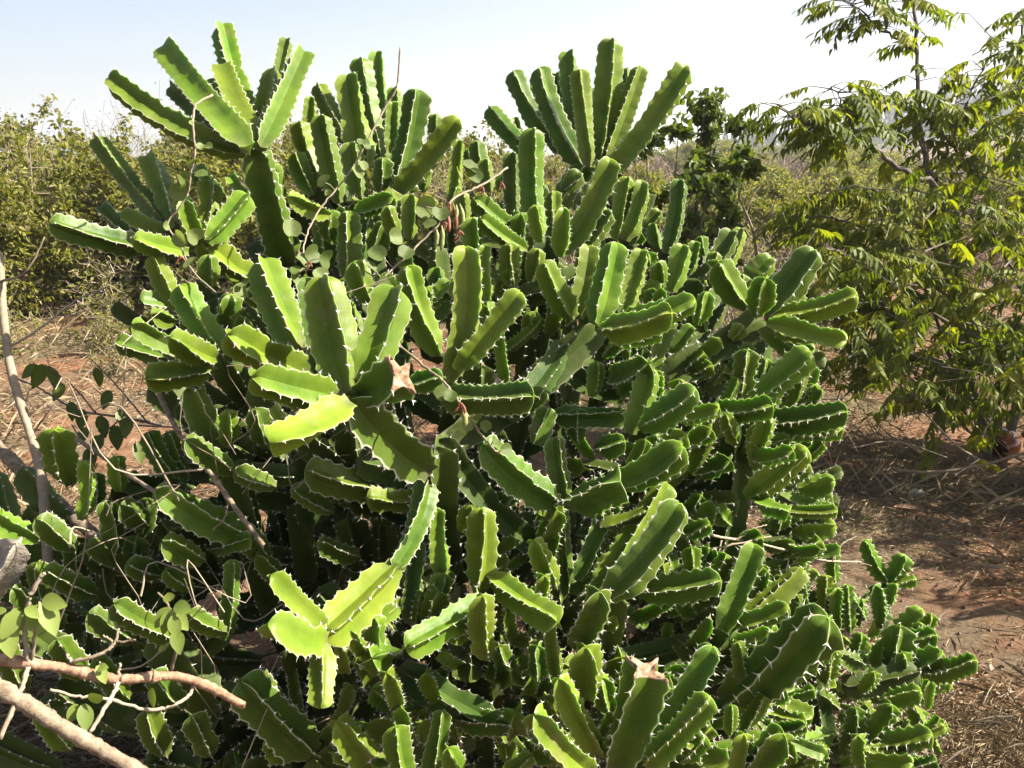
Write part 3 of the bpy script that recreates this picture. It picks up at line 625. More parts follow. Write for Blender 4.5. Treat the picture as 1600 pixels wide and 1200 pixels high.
# ------------------------------------------------------------------ two smaller spiny clumps
def clump(name, loc, label, rows, **kw):
    r = empty(name, (loc[0], loc[1], gh(loc[0], loc[1])), label, 'cactus clump')
    for a in rows:
        k = list(a)+[None]*(10-len(a)); add_stem(r, *k[:7], roll=k[7], n=k[8], kind=k[9], **kw)
    return r
clump('spiny_stem_clump', (1.02, 2.35), 'low yellowish clump of short spiny stems sprawling on red soil', [
 (1388,912,1350,846,30,2.62,2.60,20,4), (1388,912,1412,868,36,2.62,2.60,20,4), (1394,912,1432,906,24,2.62,2.58,10,3), (1378,985,1388,905,24,2.60,2.62,0,4,'old'),
 (1378,972,1367,916,30,2.46,2.42,25,4), (1384,955,1399,912,26,2.48,2.46,20,3), (1398,996,1438,952,38,2.46,2.44,20,4), (1404,1004,1462,993,38,2.42,2.34,10,4), (1392,1048,1406,980,48,2.32,2.26,10,4),
 (1396,1056,1472,1022,42,2.30,2.24,10,4), (1440,1052,1524,1032,36,2.28,2.18,0,4), (1372,1048,1376,1004,30,2.34,2.30,20,4), (1222,1076,1304,1012,26,2.10,2.08,0,4), (1288,1066,1301,1014,36,2.16,2.12,25,4),
 (1348,1038,1306,1022,32,2.26,2.20,10,4), (1318,1074,1434,1052,44,2.24,2.24,0,4,'old'), (1376,1096,1438,1082,34,2.18,2.12,-20,4), (1300,1190,1276,1076,34,2.08,2.10,0,4,'old'), (1318,1176,1336,1106,36,2.08,2.02,25,4),
 (1346,1158,1392,1102,42,2.06,2.0,30,4), (1340,1165,1454,1148,42,2.06,1.98,5,4), (1322,1168,1424,1192,50,2.04,1.96,0,4), (1415,1198,1464,1190,32,2.02,1.96,10,3), (1258,935,1258,876,22,2.40,2.38,20,4),
 (1304,915,1302,866,24,2.42,2.40,20,4), (1288,968,1290,900,26,2.38,2.36,15,4), (1310,988,1307,920,28,2.36,2.34,20,4), (1328,988,1322,914,28,2.36,2.36,10,5), (1342,978,1346,936,26,2.40,2.38,20,3),
 (1272,990,1275,950,26,2.34,2.32,20,4), (1352,968,1330,938,26,2.40,2.36,0,4), (1180,1108,1258,1130,30,1.98,1.90,0,4), (1250,1136,1238,1104,28,2.04,2.0,20,3), (1330,1030,1345,990,30,2.3,2.28,20,4), (1270,1040,1250,1000,28,2.2,2.18,10,4),
 (1345,1080,1365,1050,28,2.2,2.15,20,4), (1310,1105,1280,1085,30,2.12,2.08,0,4), (1365,1130,1350,1100,28,2.12,2.1,10,4), (1300,1145,1260,1160,34,2.05,1.98,0,4), (1420,1010,1440,975,28,2.42,2.4,20,4), (1445,985,1455,960,24,2.44,2.42,10,4),
 (1350,1200,1340,1150,34,2.0,1.98,10,4), (1380,1190,1420,1165,30,2.05,2.0,10,4), (1240,985,1230,940,26,2.3,2.26,20,4), (1255,1190,1290,1170,30,1.98,1.94,0,4), (1415,1060,1410,1020,30,2.28,2.25,20,4)], spine=1.5, und=.21)
clump('spiny_stem_clump', (-1.22, 2.45), 'shaded clump of blunt speckled spiny stems beside the bare leaning sticks', [
 (108,756,88,672,60,2.06,2.0,-25,4,'young'), (128,812,130,722,32,1.98,1.95,15,4,'young'), (188,768,181,714,32,2.02,2.0,15,4,'young'), (66,842,-14,808,44,1.92,1.86,20,4,'young'), (118,858,58,812,40,1.96,1.9,0,4,'mid'), (168,878,164,786,44,2.0,1.96,20,4,'mid'),
 (160,1000,166,870,50,2.05,2.0,0,4,'old'), (120,940,118,850,44,2.0,1.98,10,4,'mid'), (90,990,60,880,46,1.96,1.9,0,4,'mid'), (200,900,215,840,40,2.1,2.06,0,4,'mid'), (150,930,70,890,42,1.95,1.86,0,4,'mid'), (210,1000,140,960,44,1.9,1.84,0,4,'mid'),
 (220,840,232,780,36,2.1,2.08,0,4,'mid'), (60,960,20,920,40,1.9,1.84,0,4,'mid'), (130,1060,90,1000,44,1.86,1.8,0,4,'mid'), (200,1090,150,1030,46,1.84,1.78,0,4,'mid'), (290,1110,240,1050,46,1.84,1.78,0,4,'mid'), (40,1080,10,1010,42,1.84,1.78,0,4,'mid'), (260,1180,230,1110,44,1.8,1.74,0,4,'mid'),
 (150,790,148,740,30,2.1,2.08,0,4,'mid'), (110,1170,60,1110,42,1.76,1.7,0,4,'mid'), (330,1180,300,1120,44,1.78,1.72,0,4,'mid')], spine=.9)

# ------------------------------------------------------------------ tree on the right
def compound_leaf(seed, n=13, rl=.17, ll=.060, lw=.025):
    """pinnate leaf, rachis along +X, leaflets hanging"""
    g = np.random.default_rng(seed); mb = MB()
    t = np.linspace(0, 1, 6); rach = np.stack([rl*t, .015*np.sin(t*3+seed), -.05*t**2*g.uniform(.4, 1.6)], -1)
    tube(mb, rach, np.linspace(.0022, .0009, 6), 3, .6)
    pos, dr, no = [], [], []
    for k in range(n):
        u = .18+.82*(k//2)/((n-1)/2); sg = (-1)**k if k < n-1 else 0
        p = np.array([np.interp(u, t, rach[:, c]) for c in range(3)])
        pos.append(p); dr.append([.55+.2*g.normal(), sg*(.75+.15*g.normal()), -.75+.25*g.normal()] if sg else [1, 0, -.5]); no.append([.5, 0, .9])
    leaves(mb, pos, dr, np.array(no)+g.normal(0, .2, (len(no), 3)), ll*g.uniform(.8, 1.15, len(pos)), lw*g.uniform(.85, 1.2, len(pos)), .16, .18, np.clip(g.random()*.72+g.normal(0, .12, len(pos)), 0, 1) , True)
    return mb
LEAFV = [compound_leaf(k).mesh('compound_leaf', M['treeleaf']) for k in range(1, 15)]
TB = on_ground(1545, 735); TB[2] = gh(TB[0], TB[1])
tree = empty('small_tree', TB, 'small leafy tree with drooping yellowish compound leaves beside the spiny bush', 'tree')
limbs = [ # photo px, distance, radius
 ([(1545,735,4.9),(1528,640,4.9),(1508,560,4.85),(1480,420,4.8),(1455,300,4.75),(1440,210,4.7),(1432,110,4.7),(1430,0,4.7),(1445,-60,4.7)], .027, .006, 'trunk'),
 ([(1560,735,5.0),(1600,600,5.0),(1625,420,5.1),(1610,260,5.1),(1590,120,5.1),(1600,20,5.1)], .030, .007, 'trunk'),
 ([(1520,520,4.85),(1470,310,4.5),(1425,275,4.4),(1375,240,4.3),(1338,212,4.25),(1300,200,4.2),(1262,195,4.2),(1232,178,4.15),(1214,163,4.1)], .016, .004, 'branch'),
 ([(1338,212,4.25),(1325,180,4.25),(1310,150,4.3),(1302,135,4.3)], .007, .003, 'branch'),
 ([(1434,85,4.7),(1410,68,4.7),(1375,42,4.65),(1340,12,4.6),(1318,2,4.6)], .008, .003, 'branch'),
 ([(1530,560,4.9),(1480,490,4.6),(1420,455,4.4),(1370,425,4.3),(1320,400,4.2),(1286,388,4.15)], .017, .005, 'branch'),
 ([(1530,560,4.9),(1500,500,4.7),(1450,430,4.5),(1410,385,4.4),(1390,360,4.4)], .014, .005, 'branch'),
 ([(1500,520,4.8),(1440,480,4.5),(1390,478,4.4),(1350,470,4.3)], .011, .004, 'branch'),
 ([(1455,300,4.75),(1480,240,4.7),(1500,180,4.7),(1530,120,4.7),(1560,60,4.7)], .011, .003, 'branch'),
 ([(1445,240,4.7),(1420,170,4.6),(1395,150,4.6),(1370,160,4.55)], .008, .003, 'branch'),
 ([(1610,400,5.1),(1560,320,4.9),(1520,270,4.8),(1480,215,4.7),(1450,170,4.65)], .012, .003, 'branch'),
 ([(1610,480,5.0),(1570,400,4.7),(1530,340,4.5),(1490,330,4.4)], .011, .003, 'branch'),
 ([(1550,680,4.9),(1500,600,4.6),(1440,560,4.4),(1390,545,4.3),(1340,560,4.2)], .012, .004, 'branch'),
 ([(1560,690,4.9),(1560,600,4.5),(1530,520,4.3),(1500,470,4.2)], .011, .004, 'branch'),
 ([(1600,600,5.0),(1580,540,4.6),(1560,500,4.4),(1570,430,4.3)], .010, .003, 'branch'),
 ([(1480,420,4.8),(1430,350,4.7),(1390,310,4.6),(1340,290,4.5),(1300,300,4.5)], .010, .003, 'branch'),
 ([(1545,700,4.9),(1480,640,4.5),(1440,600,4.3),(1400,590,4.2)], .010, .003, 'branch'),
 ([(1500,600,4.85),(1430,420,4.9),(1350,360,4.8),(1280,340,4.7),(1230,345,4.6)], .010, .003, 'branch'),
 ([(1610,300,5.1),(1580,230,5.0),(1550,200,4.9),(1520,170,4.9)], .010, .003, 'branch'),
 ([(1570,560,4.6),(1620,500,4.4),(1650,440,4.3)], .01, .003, 'branch'), ([(1600,640,5.0),(1720,520,4.8),(1850,420,4.7),(1960,340,4.6)], .022, .006, 'branch'), ([(1600,680,5.0),(1720,620,4.6),(1850,590,4.3),(1980,560,4.2)], .02, .005, 'branch'), ([(1850,590,4.3),(2000,560,3.8),(2150,520,3.5),(2300,500,3.3)], .016, .004, 'branch'), ([(1850,420,4.7),(2000,400,4.0),(2200,380,3.7)], .014, .004, 'branch'), ([(1720,520,4.8),(1790,380,4.8),(1810,230,4.8)], .014, .004, 'branch'), ([(1590,620,4.8),(1590,560,4.3),(1610,520,4.1)], .01, .003, 'branch'),
]
tips = []
for px, r0, r1, nm in limbs:
    p = smooth_path([at(*q) for q in px], 5*len(px)); p[1:-1] += rng.normal(0, .006, (len(p)-2, 3))
    if nm == 'trunk': p[0][2] = gh(*p[0][:2])-.03
    mb = MB(); tube(mb, p, np.linspace(r0, r1, len(p)), 7, .5, .06); mb.build(nm, M['barkdark'], tree, True)
    k0 = int(len(p)*(.42 if nm == 'branch' else .5))
    for k in range(k0, len(p)): tips.append((p[k], nrm(p[k]-p[k-1]), k/len(p)))
crown = MB(); twig = MB(); spots = []
dense = [(1480,330,4.6,.42,.20),(1560,400,4.7,.40,.35),(1430,480,4.4,.42,.22),(1540,520,4.4,.42,.25),(1400,340,4.5,.40,.18),(1550,250,4.8,.34,.24),(1350,430,4.4,.30,.2),(1580,150,4.9,.22,.2),(1480,590,4.4,.30,.16),(1720,420,4.6,.5,.5),(1700,600,4.3,.5,.35),(1850,480,4.4,.5,.5),(1800,250,4.8,.5,.4),(1950,380,4.6,.5,.5),(1980,560,4.2,.5,.4),(1880,640,4.0,.5,.3),(2000,500,3.7,.5,.45),(2080,420,3.8,.5,.5),(1950,600,3.6,.45,.3),(2100,560,3.5,.5,.4),(2150,350,3.8,.5,.5),(2050,620,3.3,.4,.3),(2200,480,3.4,.5,.4),(2250,300,3.7,.5,.4),(2300,560,3.2,.5,.4),(1370,520,4.35,.26,.16),(1600,600,4.5,.3,.2)]
for k, (p, d, u) in enumerate(tips):
    for _ in range(2):
        dr = nrm(d*.35+np.append(rng.normal(0, 1, 2), rng.normal(.1, .35))); q = p+dr*rng.uniform(.02, .12)
        tube(twig, [p, q], [.0035, .002], 3); spots.append((q, dr))
for x, y, s, rx, rz in dense:
    c = at(x, y, s)
    for _ in range(34):
        q = c+rng.normal(0, 1, 3)*np.array([rx*.55, .30, rz]); dr = nrm(np.append(rng.normal(0, 1, 2), rng.normal(0, .3)))
        if q[2] < .25: continue
        tube(twig, [q-dr*.16+np.array([0, 0, -.05]), q], [.004, .002], 3); spots.append((q, dr))
tw = twig.build('twigs', M['barkdark'], tree); tw['kind'] = 'stuff'
order = sorted(range(len(spots)), key=lambda i: np.linalg.norm(spots[i][0]-CAM))
rest = MB()
def leaf_frame(dr):
    x = nrm(np.array([dr[0], dr[1], min(dr[2], .4)*.6-.22])); y = nrm(np.cross([0, 0, 1], x)); z = np.cross(x, y); return np.stack([x, y, z], 1)
raw = [(np.array([v.co[:] for v in m.vertices]), [list(f.vertices) for f in m.polygons], np.array([d.value for d in m.attributes['rnd'].data])) for m in LEAFV]
for c, i in enumerate(order):
    q, dr = spots[i]; B = leaf_frame(dr); sc = rng.uniform(.7, 1.15); kv = int(rng.integers(len(LEAFV)))
    if c < 290:
        o = link('compound_leaf', LEAFV[kv], tree); q = q-TB
        from mathutils import Matrix
        m4 = Matrix(((B*sc)[0].tolist()+[q[0]], (B*sc)[1].tolist()+[q[1]], (B*sc)[2].tolist()+[q[2]], [0, 0, 0, 1])); o.matrix_basis = m4
    else:
        v, f, r = raw[kv]; rest.add(q+(v@(B*sc).T), f, 0, r)
ro = rest.build('crown', M['treeleaf'], tree); ro['kind'] = 'stuff'

# ------------------------------------------------------------------ leafy shrubs and scrub
def shrub(name, label, group, loc, h, rx, n, ll, lw, mat, mat2=None, f2=0, stems=9, cat='shrub', low=.15, bark='twig', trunk='stem', wisps=0, seed=0, hmin=.6):
    g = np.random.default_rng(seed); r = empty(name, (loc[0], loc[1], gh(loc[0], loc[1])), label, cat, group); z0 = float(r.location.z)
    L0 = np.array([loc[0], loc[1], z0]); st = MB(); ends = []
    for k in range(stems):
        a = g.uniform(0, 6.28); rr = rx*math.sqrt(g.random())*.95; tip = L0+np.array([math.cos(a)*rr, math.sin(a)*rr, h*g.uniform(hmin, 1.02)*(1-.35*(rr/rx)**2)])
        b0 = L0+np.array([math.cos(a)*rr*.12, math.sin(a)*rr*.12, -.03]); md = b0*.5+tip*.5+g.normal(0, .12*rx, 3)
        p = smooth_path([b0, md, tip], 9); tube(st, p, np.linspace(.006+.008*h*.5, .002, len(p)), 4, g.random())
        for j in range(1, len(p)):
            for _ in range(4):
                e = p[j]+nrm(np.append(g.normal(0, 1, 2), g.normal(.35, .5)))*g.uniform(.08, .30)*rx*1.2
                tube(st, [p[j], p[j]*.45+e*.55+g.normal(0, .015, 3), e], [.003, .002, .0012], 3, g.random()); ends.append((p[j], e))
    for k in range(wisps):
        a = g.uniform(0, 6.28); rr = rx*g.random(); b0 = L0+np.array([math.cos(a)*rr*.6, math.sin(a)*rr*.6, h*g.uniform(.5, .8)]); e = b0+np.append(g.normal(0, .22*rx, 2), g.uniform(.25, .6)*h*.55)
        tube(st, smooth_path([b0, (b0+e)/2+g.normal(0, .04, 3), e], 5), np.linspace(.003, .001, 4)if False else .002, 3, g.random()); ends.append((b0, e)); ends.append(((b0+e)/2, e))
    so = st.build(trunk, M[bark], r)
    if stems > 3: so['kind'] = 'stuff'
    fo = MB(); fd = MB()
    idx = g.integers(0, len(ends), n); t = g.random(n)[:, None]
    A_ = np.array([ends[i][0] for i in idx]); E_ = np.array([ends[i][1] for i in idx])
    pos = A_*(1-t)+E_*t+g.normal(0, .035*rx, (n, 3)); pos[:, 2] = np.maximum(pos[:, 2], z0+.03)
    keep = pos[:, 2] > z0+low*h*g.random(n)
    pos = pos[keep]; n = len(pos); dr = nrm(nrm(E_[keep]-A_[keep])*.5+g.normal(0, .7, (n, 3))+np.array([0, 0, -.15])); no = nrm(g.normal(0, .7, (n, 3))+np.array([0, 0, .8]))
    pick = g.random(n) < f2
    rn = g.random(n); l_ = ll*g.uniform(.6, 1.25, n)
    leaves(fo, pos[~pick], dr[~pick], no[~pick], l_[~pick], l_[~pick]*lw/ll, .15, .1, rn[~pick], ll > .045)
    f = fo.build('foliage', M[mat], r); f['kind'] = 'stuff'
    if mat2 and pick.any():
        leaves(fd, pos[pick], dr[pick], no[pick], l_[pick], l_[pick]*lw/ll*.8, .2, .1, rn[pick]); f = fd.build('dry_foliage', M[mat2], r); f['kind'] = 'stuff'
    return r

# slim green tree right behind the bush
c = on_ground(1062, 560); X = .84; Y = 4.5
shrub('slim_tree', 'slim dark-green leafy tree standing right behind the spiny bush', None, (.83, 4.6), 2.16, .40, 12000, .048, .034, 'greenleaf', stems=20, cat='tree', low=.2, bark='barkdark', trunk='branches', wisps=0, seed=11, hmin=.80)
shrub('slim_tree', 'thin half-bare sapling with small leaves behind the gap between the tall crowns', None, (-.06, 4.7), 1.72, .30, 420, .045, .030, 'greenleaf', 'scrubdry', .4, stems=6, cat='tree', low=.3, wisps=8, seed=12)

# scrub on the left
k = 20
protoA = shrub('scrub_bush', 'olive tangled scrub bush in the dry thicket left of the spiny bush', 'olive scrub bushes of the left thicket', (-2.9, 9.6), 1.75, 1.15, 19000, .074, .040, 'scrub', 'scrubdry', .10, stems=15, wisps=14, bark='barkdark', seed=21)
for (x, y, s, a) in [(-4.4,10.4,1.05,1),(-3.6,12.2,1.12,2),(-1.6,10.8,1.0,3),(-5.4,9.0,.95,4),(-2.5,13.5,1.1,5),(-.2,12.0,1.0,.5),(-6.6,11.5,1.15,2.5),(-.9,14.2,1.1,3.3),(-7.6,9.4,1.1,1.4),(-9.0,12.5,1.2,3.7),(-8.2,15.5,1.3,.3),(-5.2,14.0,1.2,4.1),(-11.5,10.5,1.2,5.3),(-12,16,1.4,2.0),(1.2,13.6,1.0,2.8),(-3.6,17,1.3,1.0)]:
    o = copy_tree(protoA); o.location = (x, y, gh(x, y)); o.scale = (s, s, s); o.rotation_euler.z = a
protoB = shrub('dry_weed_bush', 'pale dry feathery weed bush with thin bare twigs in the left thicket', 'pale dry weeds of the left thicket', (-2.4, 11.4), 1.75, .75, 1500, .035, .010, 'scrubdry', 'scrub', .3, stems=14, wisps=46, seed=22)
for (x, y, s, a) in [(-3.1,10.9,1.25,2.6),(-5.0,11.6,1.2,2),(-5.6,10.2,1.2,5),(-2.0,12.0,1.3,3),(-4.2,12.0,1.3,.7),(-1.0,10.5,1.15,1.7),(.3,9.5,1.0,2.9)]:
    o = copy_tree(protoB); o.location = (x, y, gh(x, y)); o.scale = (s, s, s); o.rotation_euler.z = a
# low green weeds at the thicket's foot
protoC = shrub('low_weed', 'low green weed at the foot of the left thicket', 'low green weeds at the thicket foot', (-2.6, 7.6), .42, .42, 900, .035, .018, 'scrub', stems=10, seed=23)
for (x, y, s, a) in [(-3.5,7.9,1.1,1),(-1.9,7.9,.9,2),(-4.2,7.2,1.0,3),(-2.1,6.7,.7,4),(-3.0,6.6,.6,5),(-1.4,6.9,.9,.4),(-1.6,5.6,.6,2.2),(-3.0,8.6,1.5,1.2),(-4.0,9.0,1.6,2.2),(-2.2,8.9,1.5,3.2),(-4.9,7.9,1.4,.2),(-1.3,8.6,1.4,5.2),(-3.4,7.3,.9,4.2),(-5.3,8.6,1.5,3.0)]:
    o = copy_tree(protoC); o.location = (x, y, gh(x, y)); o.scale = (s, s, s); o.rotation_euler.z = a
# field bushes to the right
protoD = shrub('field_bush', 'rounded yellow-green bush in the open field before the pines', 'bushes of the open field before the pines', (4.2, 14.5), 1.15, 1.2, 8000, .085, .045, 'scrub', 'scrubdry', .08, stems=11, wisps=5, seed=24)
for (x, y, s, a) in [(6.4,17.5,1.1,1),(8.5,21,1.2,2),(5.6,23,1.15,3),(10.5,26,1.2,4),(7.2,30,1.3,5),(12.5,33,1.5,1.5),(9,38,1.5,2.5),(16,42,1.6,3.5),(12,50,1.8,.5),(20,55,1.8,4.4),(15,65,2,1.2),(25,72,2.2,2.7),(3.2,19,1.0,3.9),(18,90,2.4,1),(30,100,2.6,3),(13.5,24,1.2,2.2),(4.0,26,1.1,.8),(24,125,2.6,2),(38,140,3,4),(10,80,2.2,2),(4.8,12.4,.9,2),(6.0,14.2,1.0,4),(3.6,16.5,1.0,5),(7.8,18.5,1.1,3),(5.0,20.5,1.1,.3),(9.8,23.5,1.2,1.1),(7.5,26.5,1.2,2.1),(11,30,1.4,4),(14.5,36,1.5,5.1),(8,33.5,1.4,.2),(17,48,1.8,1.9),(11,58,1.9,3.1),(22,64,2.1,5.5),(18,78,2.3,.9)]:
    o = copy_tree(protoD); o.location = (x, y, gh(x, y)); o.scale = (s, s, s*.85); o.rotation_euler.z = a
protoE = shrub('dry_thorn_bush', 'tangle of bare whitish dry twigs behind the right of the spiny bush', 'bare dry twig tangles behind the spiny bush', (1.75, 6.6), .95, .60, 350, .035, .012, 'scrubdry', 'scrub', .5, stems=18, wisps=30, seed=25)
for (x, y, s, a) in [(2.5,7.6,1.0,1),(1.35,7.6,1.0,3),(2.2,8.9,1.1,2),(3.3,9.0,1.0,4),(1.6,10.0,1.1,5),(3.9,10.6,1.1,.5)]:
    o = copy_tree(protoE); o.location = (x, y, gh(x, y)); o.scale = (s, s, s); o.rotation_euler.z = a
protoF = shrub('green_weed_bush', 'small green weedy bush between the dry twigs behind the spiny bush', 'green weedy bushes among the dry twigs', (1.2, 6.2), .55, .5, 1300, .045, .022, 'scrub', stems=10, seed=26)
for (x, y, s, a) in [(1.9,8.3,1.3,1),(2.9,8.4,1.2,2),(.7,7.4,1.2,3),(3.6,12.2,1.5,4),(2.6,11,1.5,5),(1.5,11.8,1.5,2.4)]:
    o = copy_tree(protoF); o.location = (x, y, gh(x, y)); o.scale = (s, s, s); o.rotation_euler.z = a

# ------------------------------------------------------------------ pines on the far rise
def pine(seed):
    g = np.random.default_rng(seed); tr = MB(); tube(tr, [[0, 0, -.3], [.05, 0, 3.5], [0, .05, 7]], [.13, .08, .02], 5)
    n = 1000; u = g.random(n)**.85; z = 1.0+6.2*u; rad = (1.25*(1-u)**.75+.06)*np.sqrt(g.random(n))*(1+.35*np.sin(z*4+seed)); a = g.uniform(0, 6.28, n)
    pos = np.stack([rad*np.cos(a), rad*np.sin(a), z], -1); dr = np.stack([np.cos(a), np.sin(a), g.normal(.5, .5, n)], -1)
    cr = MB(); leaves(cr, pos, dr, g.normal(0, 1, (n, 3)), g.uniform(.4, .9, n), g.uniform(.14, .28, n), .1, 0)
    return tr.mesh('trunk', M['barkdark']), cr.mesh('crown', M['pine'])
PV = [pine(s) for s in (1, 2, 3, 4)]
cnt = 0
for k in range(130):
    px = rng.uniform(1118, 1640); d = rng.uniform(255, 345); x = (px-800)/F*d; y = d
    if k < 50:
        d = rng.uniform(245, 270); px = 1120+k*10.5+rng.uniform(-5, 5); x = (px-800)/F*d; y = d
    s = rng.uniform(.75, 1.25)*(1.0+.45*min(1, max(0, (px-1120)/250))); tr, cr = PV[int(rng.integers(4))]
    e = empty('pine_tree', (x, y, gh(x, y)), 'far hazy pine in the row along the rise', 'pine tree', 'pines on the far rise'); e.scale = (s*.62, s*.62, s*rng.uniform(.85, 1.2)); e.rotation_euler.z = rng.uniform(0, 6)
    for nm, me in (('trunk', tr), ('crown', cr)): o = link(nm, me, e, (0, 0, 0))

# ------------------------------------------------------------------ inside of the left clump
lc = [o for o in COL.objects if o.name.startswith('spiny_stem_clump') and o.parent is None and o.location.x < 0][0]
LP = [(0,800),(90,760),(200,720),(300,700),(340,800),(340,1200),(0,1200)]
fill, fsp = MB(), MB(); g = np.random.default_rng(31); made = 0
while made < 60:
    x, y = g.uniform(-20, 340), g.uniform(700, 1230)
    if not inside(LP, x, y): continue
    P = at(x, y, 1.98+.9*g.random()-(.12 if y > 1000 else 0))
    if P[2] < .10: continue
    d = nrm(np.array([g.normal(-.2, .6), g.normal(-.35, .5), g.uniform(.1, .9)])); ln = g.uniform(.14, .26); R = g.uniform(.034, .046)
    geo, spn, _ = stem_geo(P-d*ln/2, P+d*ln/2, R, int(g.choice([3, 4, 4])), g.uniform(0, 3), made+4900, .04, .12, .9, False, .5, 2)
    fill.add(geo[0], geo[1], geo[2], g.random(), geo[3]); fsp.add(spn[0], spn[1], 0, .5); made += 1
fo = fill.build('inner_stems', M['old'], lc, 33); fo['kind'] = 'stuff'  # same dark skin, deepening the clump's inner shade by colour
fs = fsp.build('inner_spines', M['spine'], lc); fs['kind'] = 'stuff'
rc = [o for o in COL.objects if o.name.startswith('spiny_stem_clump') and o.parent is None and o.location.x > 0][0]
RP = [(1235,880),(1330,880),(1400,940),(1460,990),(1480,1040),(1450,1120),(1450,1200),(1230,1200),(1200,1000)]
fill, fsp = MB(), MB(); made = 0
while made < 75:
    x, y = g.uniform(1200, 1480), g.uniform(880, 1200)
    if not inside(RP, x, y): continue
    gs = float(np.dot(on_ground(x, y)-CAM, FW)); P = at(x, y, gs*g.uniform(.86, .97)); d = nrm(np.array([g.normal(.25, .6), g.normal(-.2, .5), g.uniform(.1, 1)])); ln = g.uniform(.06, .14); R_ = g.uniform(.016, .027)
    geo, spn, _ = stem_geo(P-d*ln/2, P+d*ln/2, R_, int(g.choice([3, 3, 4])), g.uniform(0, 3), made+9900, .04, .24, 1.6, False, .5, 2)
    fill.add(geo[0], geo[1], geo[2], g.random()*.4, geo[3])
    if len(spn[0]): fsp.add(spn[0], spn[1], 0, .5)
    made += 1
fo = fill.build('small_shoots', M['young'], rc, 33); fo['kind'] = 'stuff'
fs = fsp.build('shoot_spines', M['spine'], rc); fs['kind'] = 'stuff'
M['deadgrey'] = M['rock']
add_stem(lc, -30,935,26,848,64,1.90,1.84, roll=0, n=4, kind='deadgrey', spine=.3)['label'] = 'dead grey dried-out stem'

# ------------------------------------------------------------------ vines
def round_leaf(parent, p, size, nor, mat, rnd, lobes=False, name='leaf', asp=1.0):
    """broad rounded leaf blade with a slight cup, stalk end at the bottom"""
    nor = nrm(nor); u = nrm(np.cross(nor, [.2, .1, 1])); w = np.cross(nor, u); a0 = rng.uniform(0, 6.28)
    n = 14; an = np.arange(n)*2*math.pi/n
    r = size*(.5+.05*np.cos(2*an))*(1-.28*np.exp(-((an-math.pi)/.35)**2))
    x, y = r*np.cos(an)*asp, r*np.sin(an)
    U = u*math.cos(a0)+w*math.sin(a0); Wv = -u*math.sin(a0)+w*math.cos(a0)
    rim = p+x[:, None]*U+y[:, None]*Wv+nor*(size*.20*np.abs(np.sin(an))+rng.normal(0, .015*size, n))[:, None]
    inn = p+(x*.5)[:, None]*U+(y*.5)[:, None]*Wv+nor*(size*.09*np.abs(np.sin(an)))[:, None]
    mb = MB(); fc = [[i, (i+1) % n, n+(i+1) % n, n+i] for i in range(n)]+[[n+i, n+(i+1) % n, 2*n] for i in range(n)]
    mb.add(np.vstack([rim, inn, [p]]), fc, 0, rnd); return mb.build(name, M[mat], parent, True)

def pod(parent, a, b, r, mat, name='pod'):
    mb = MB(); a, b = np.asarray(a), np.asarray(b); t = np.linspace(0, 1, 8)[:, None]
    tube(mb, a+(b-a)*t+np.array([.004, 0, 0])*np.sin(t*3), r*np.array([.25, .5, .9, 1, .85, 1, .7, .15]), 6, .5, .05); return mb.build(name, M[mat], parent, True)

def vine(label, path, lv, pods=(), red=(), r=.0026):
    pts = smooth_path([at(*q) for q in path], 7*len(path)); pts[1:-1] += rng.normal(0, .0007, (len(pts)-2, 3))
    e = empty('climbing_vine', pts[0], label, 'vine'); mb = MB(); tube(mb, pts, r*np.linspace(1.1, .8, len(pts)), 5); mb.build('stem', M['twig'], e, True)
    for x, y, sz in lv:
        k = int(np.argmin([np.hypot(*(np.array(px_of(q))-[x, y])) for q in pts])); s = dist_of(pts[k])-.02
        p = at(x, y, s); pet = MB(); tube(pet, [pts[k], (pts[k]+p)/2+np.array([0, 0, .004]), p], .0011, 4); pet.build('stalk', M['twig'], e)
        round_leaf(e, p, sz*s/F*.92, nrm(CAM-p)*.9+np.array([.35, 0, .45])+rng.normal(0, .6, 3), 'vineleaf', rng.random(), asp=rng.uniform(.72, 1))
    for x, y, x2, y2, g_ in pods:
        s = dist_of(pts[int(np.argmin([np.hypot(*(np.array(px_of(q))-[x, y])) for q in pts]))])-.02; pod(e, at(x, y, s), at(x2, y2, s), .0055, 'podgreen' if g_ else 'pod')
    for x, y in red:
        s = dist_of(pts[int(np.argmin([np.hypot(*(np.array(px_of(q))-[x, y])) for q in pts]))])-.02
        for _ in range(4): pod(e, at(x, y, s), at(x+rng.normal(0, 6), y+rng.uniform(6, 20), s), .0026, 'pod', 'dried_flower')
    return e
def dist_of(p): return float(np.dot(p-CAM, FW))
def px_of(p):
    d = p-CAM; s = np.dot(d, FW); return 800+F*d[0]/s, 600-F*np.dot(d, UP)/s

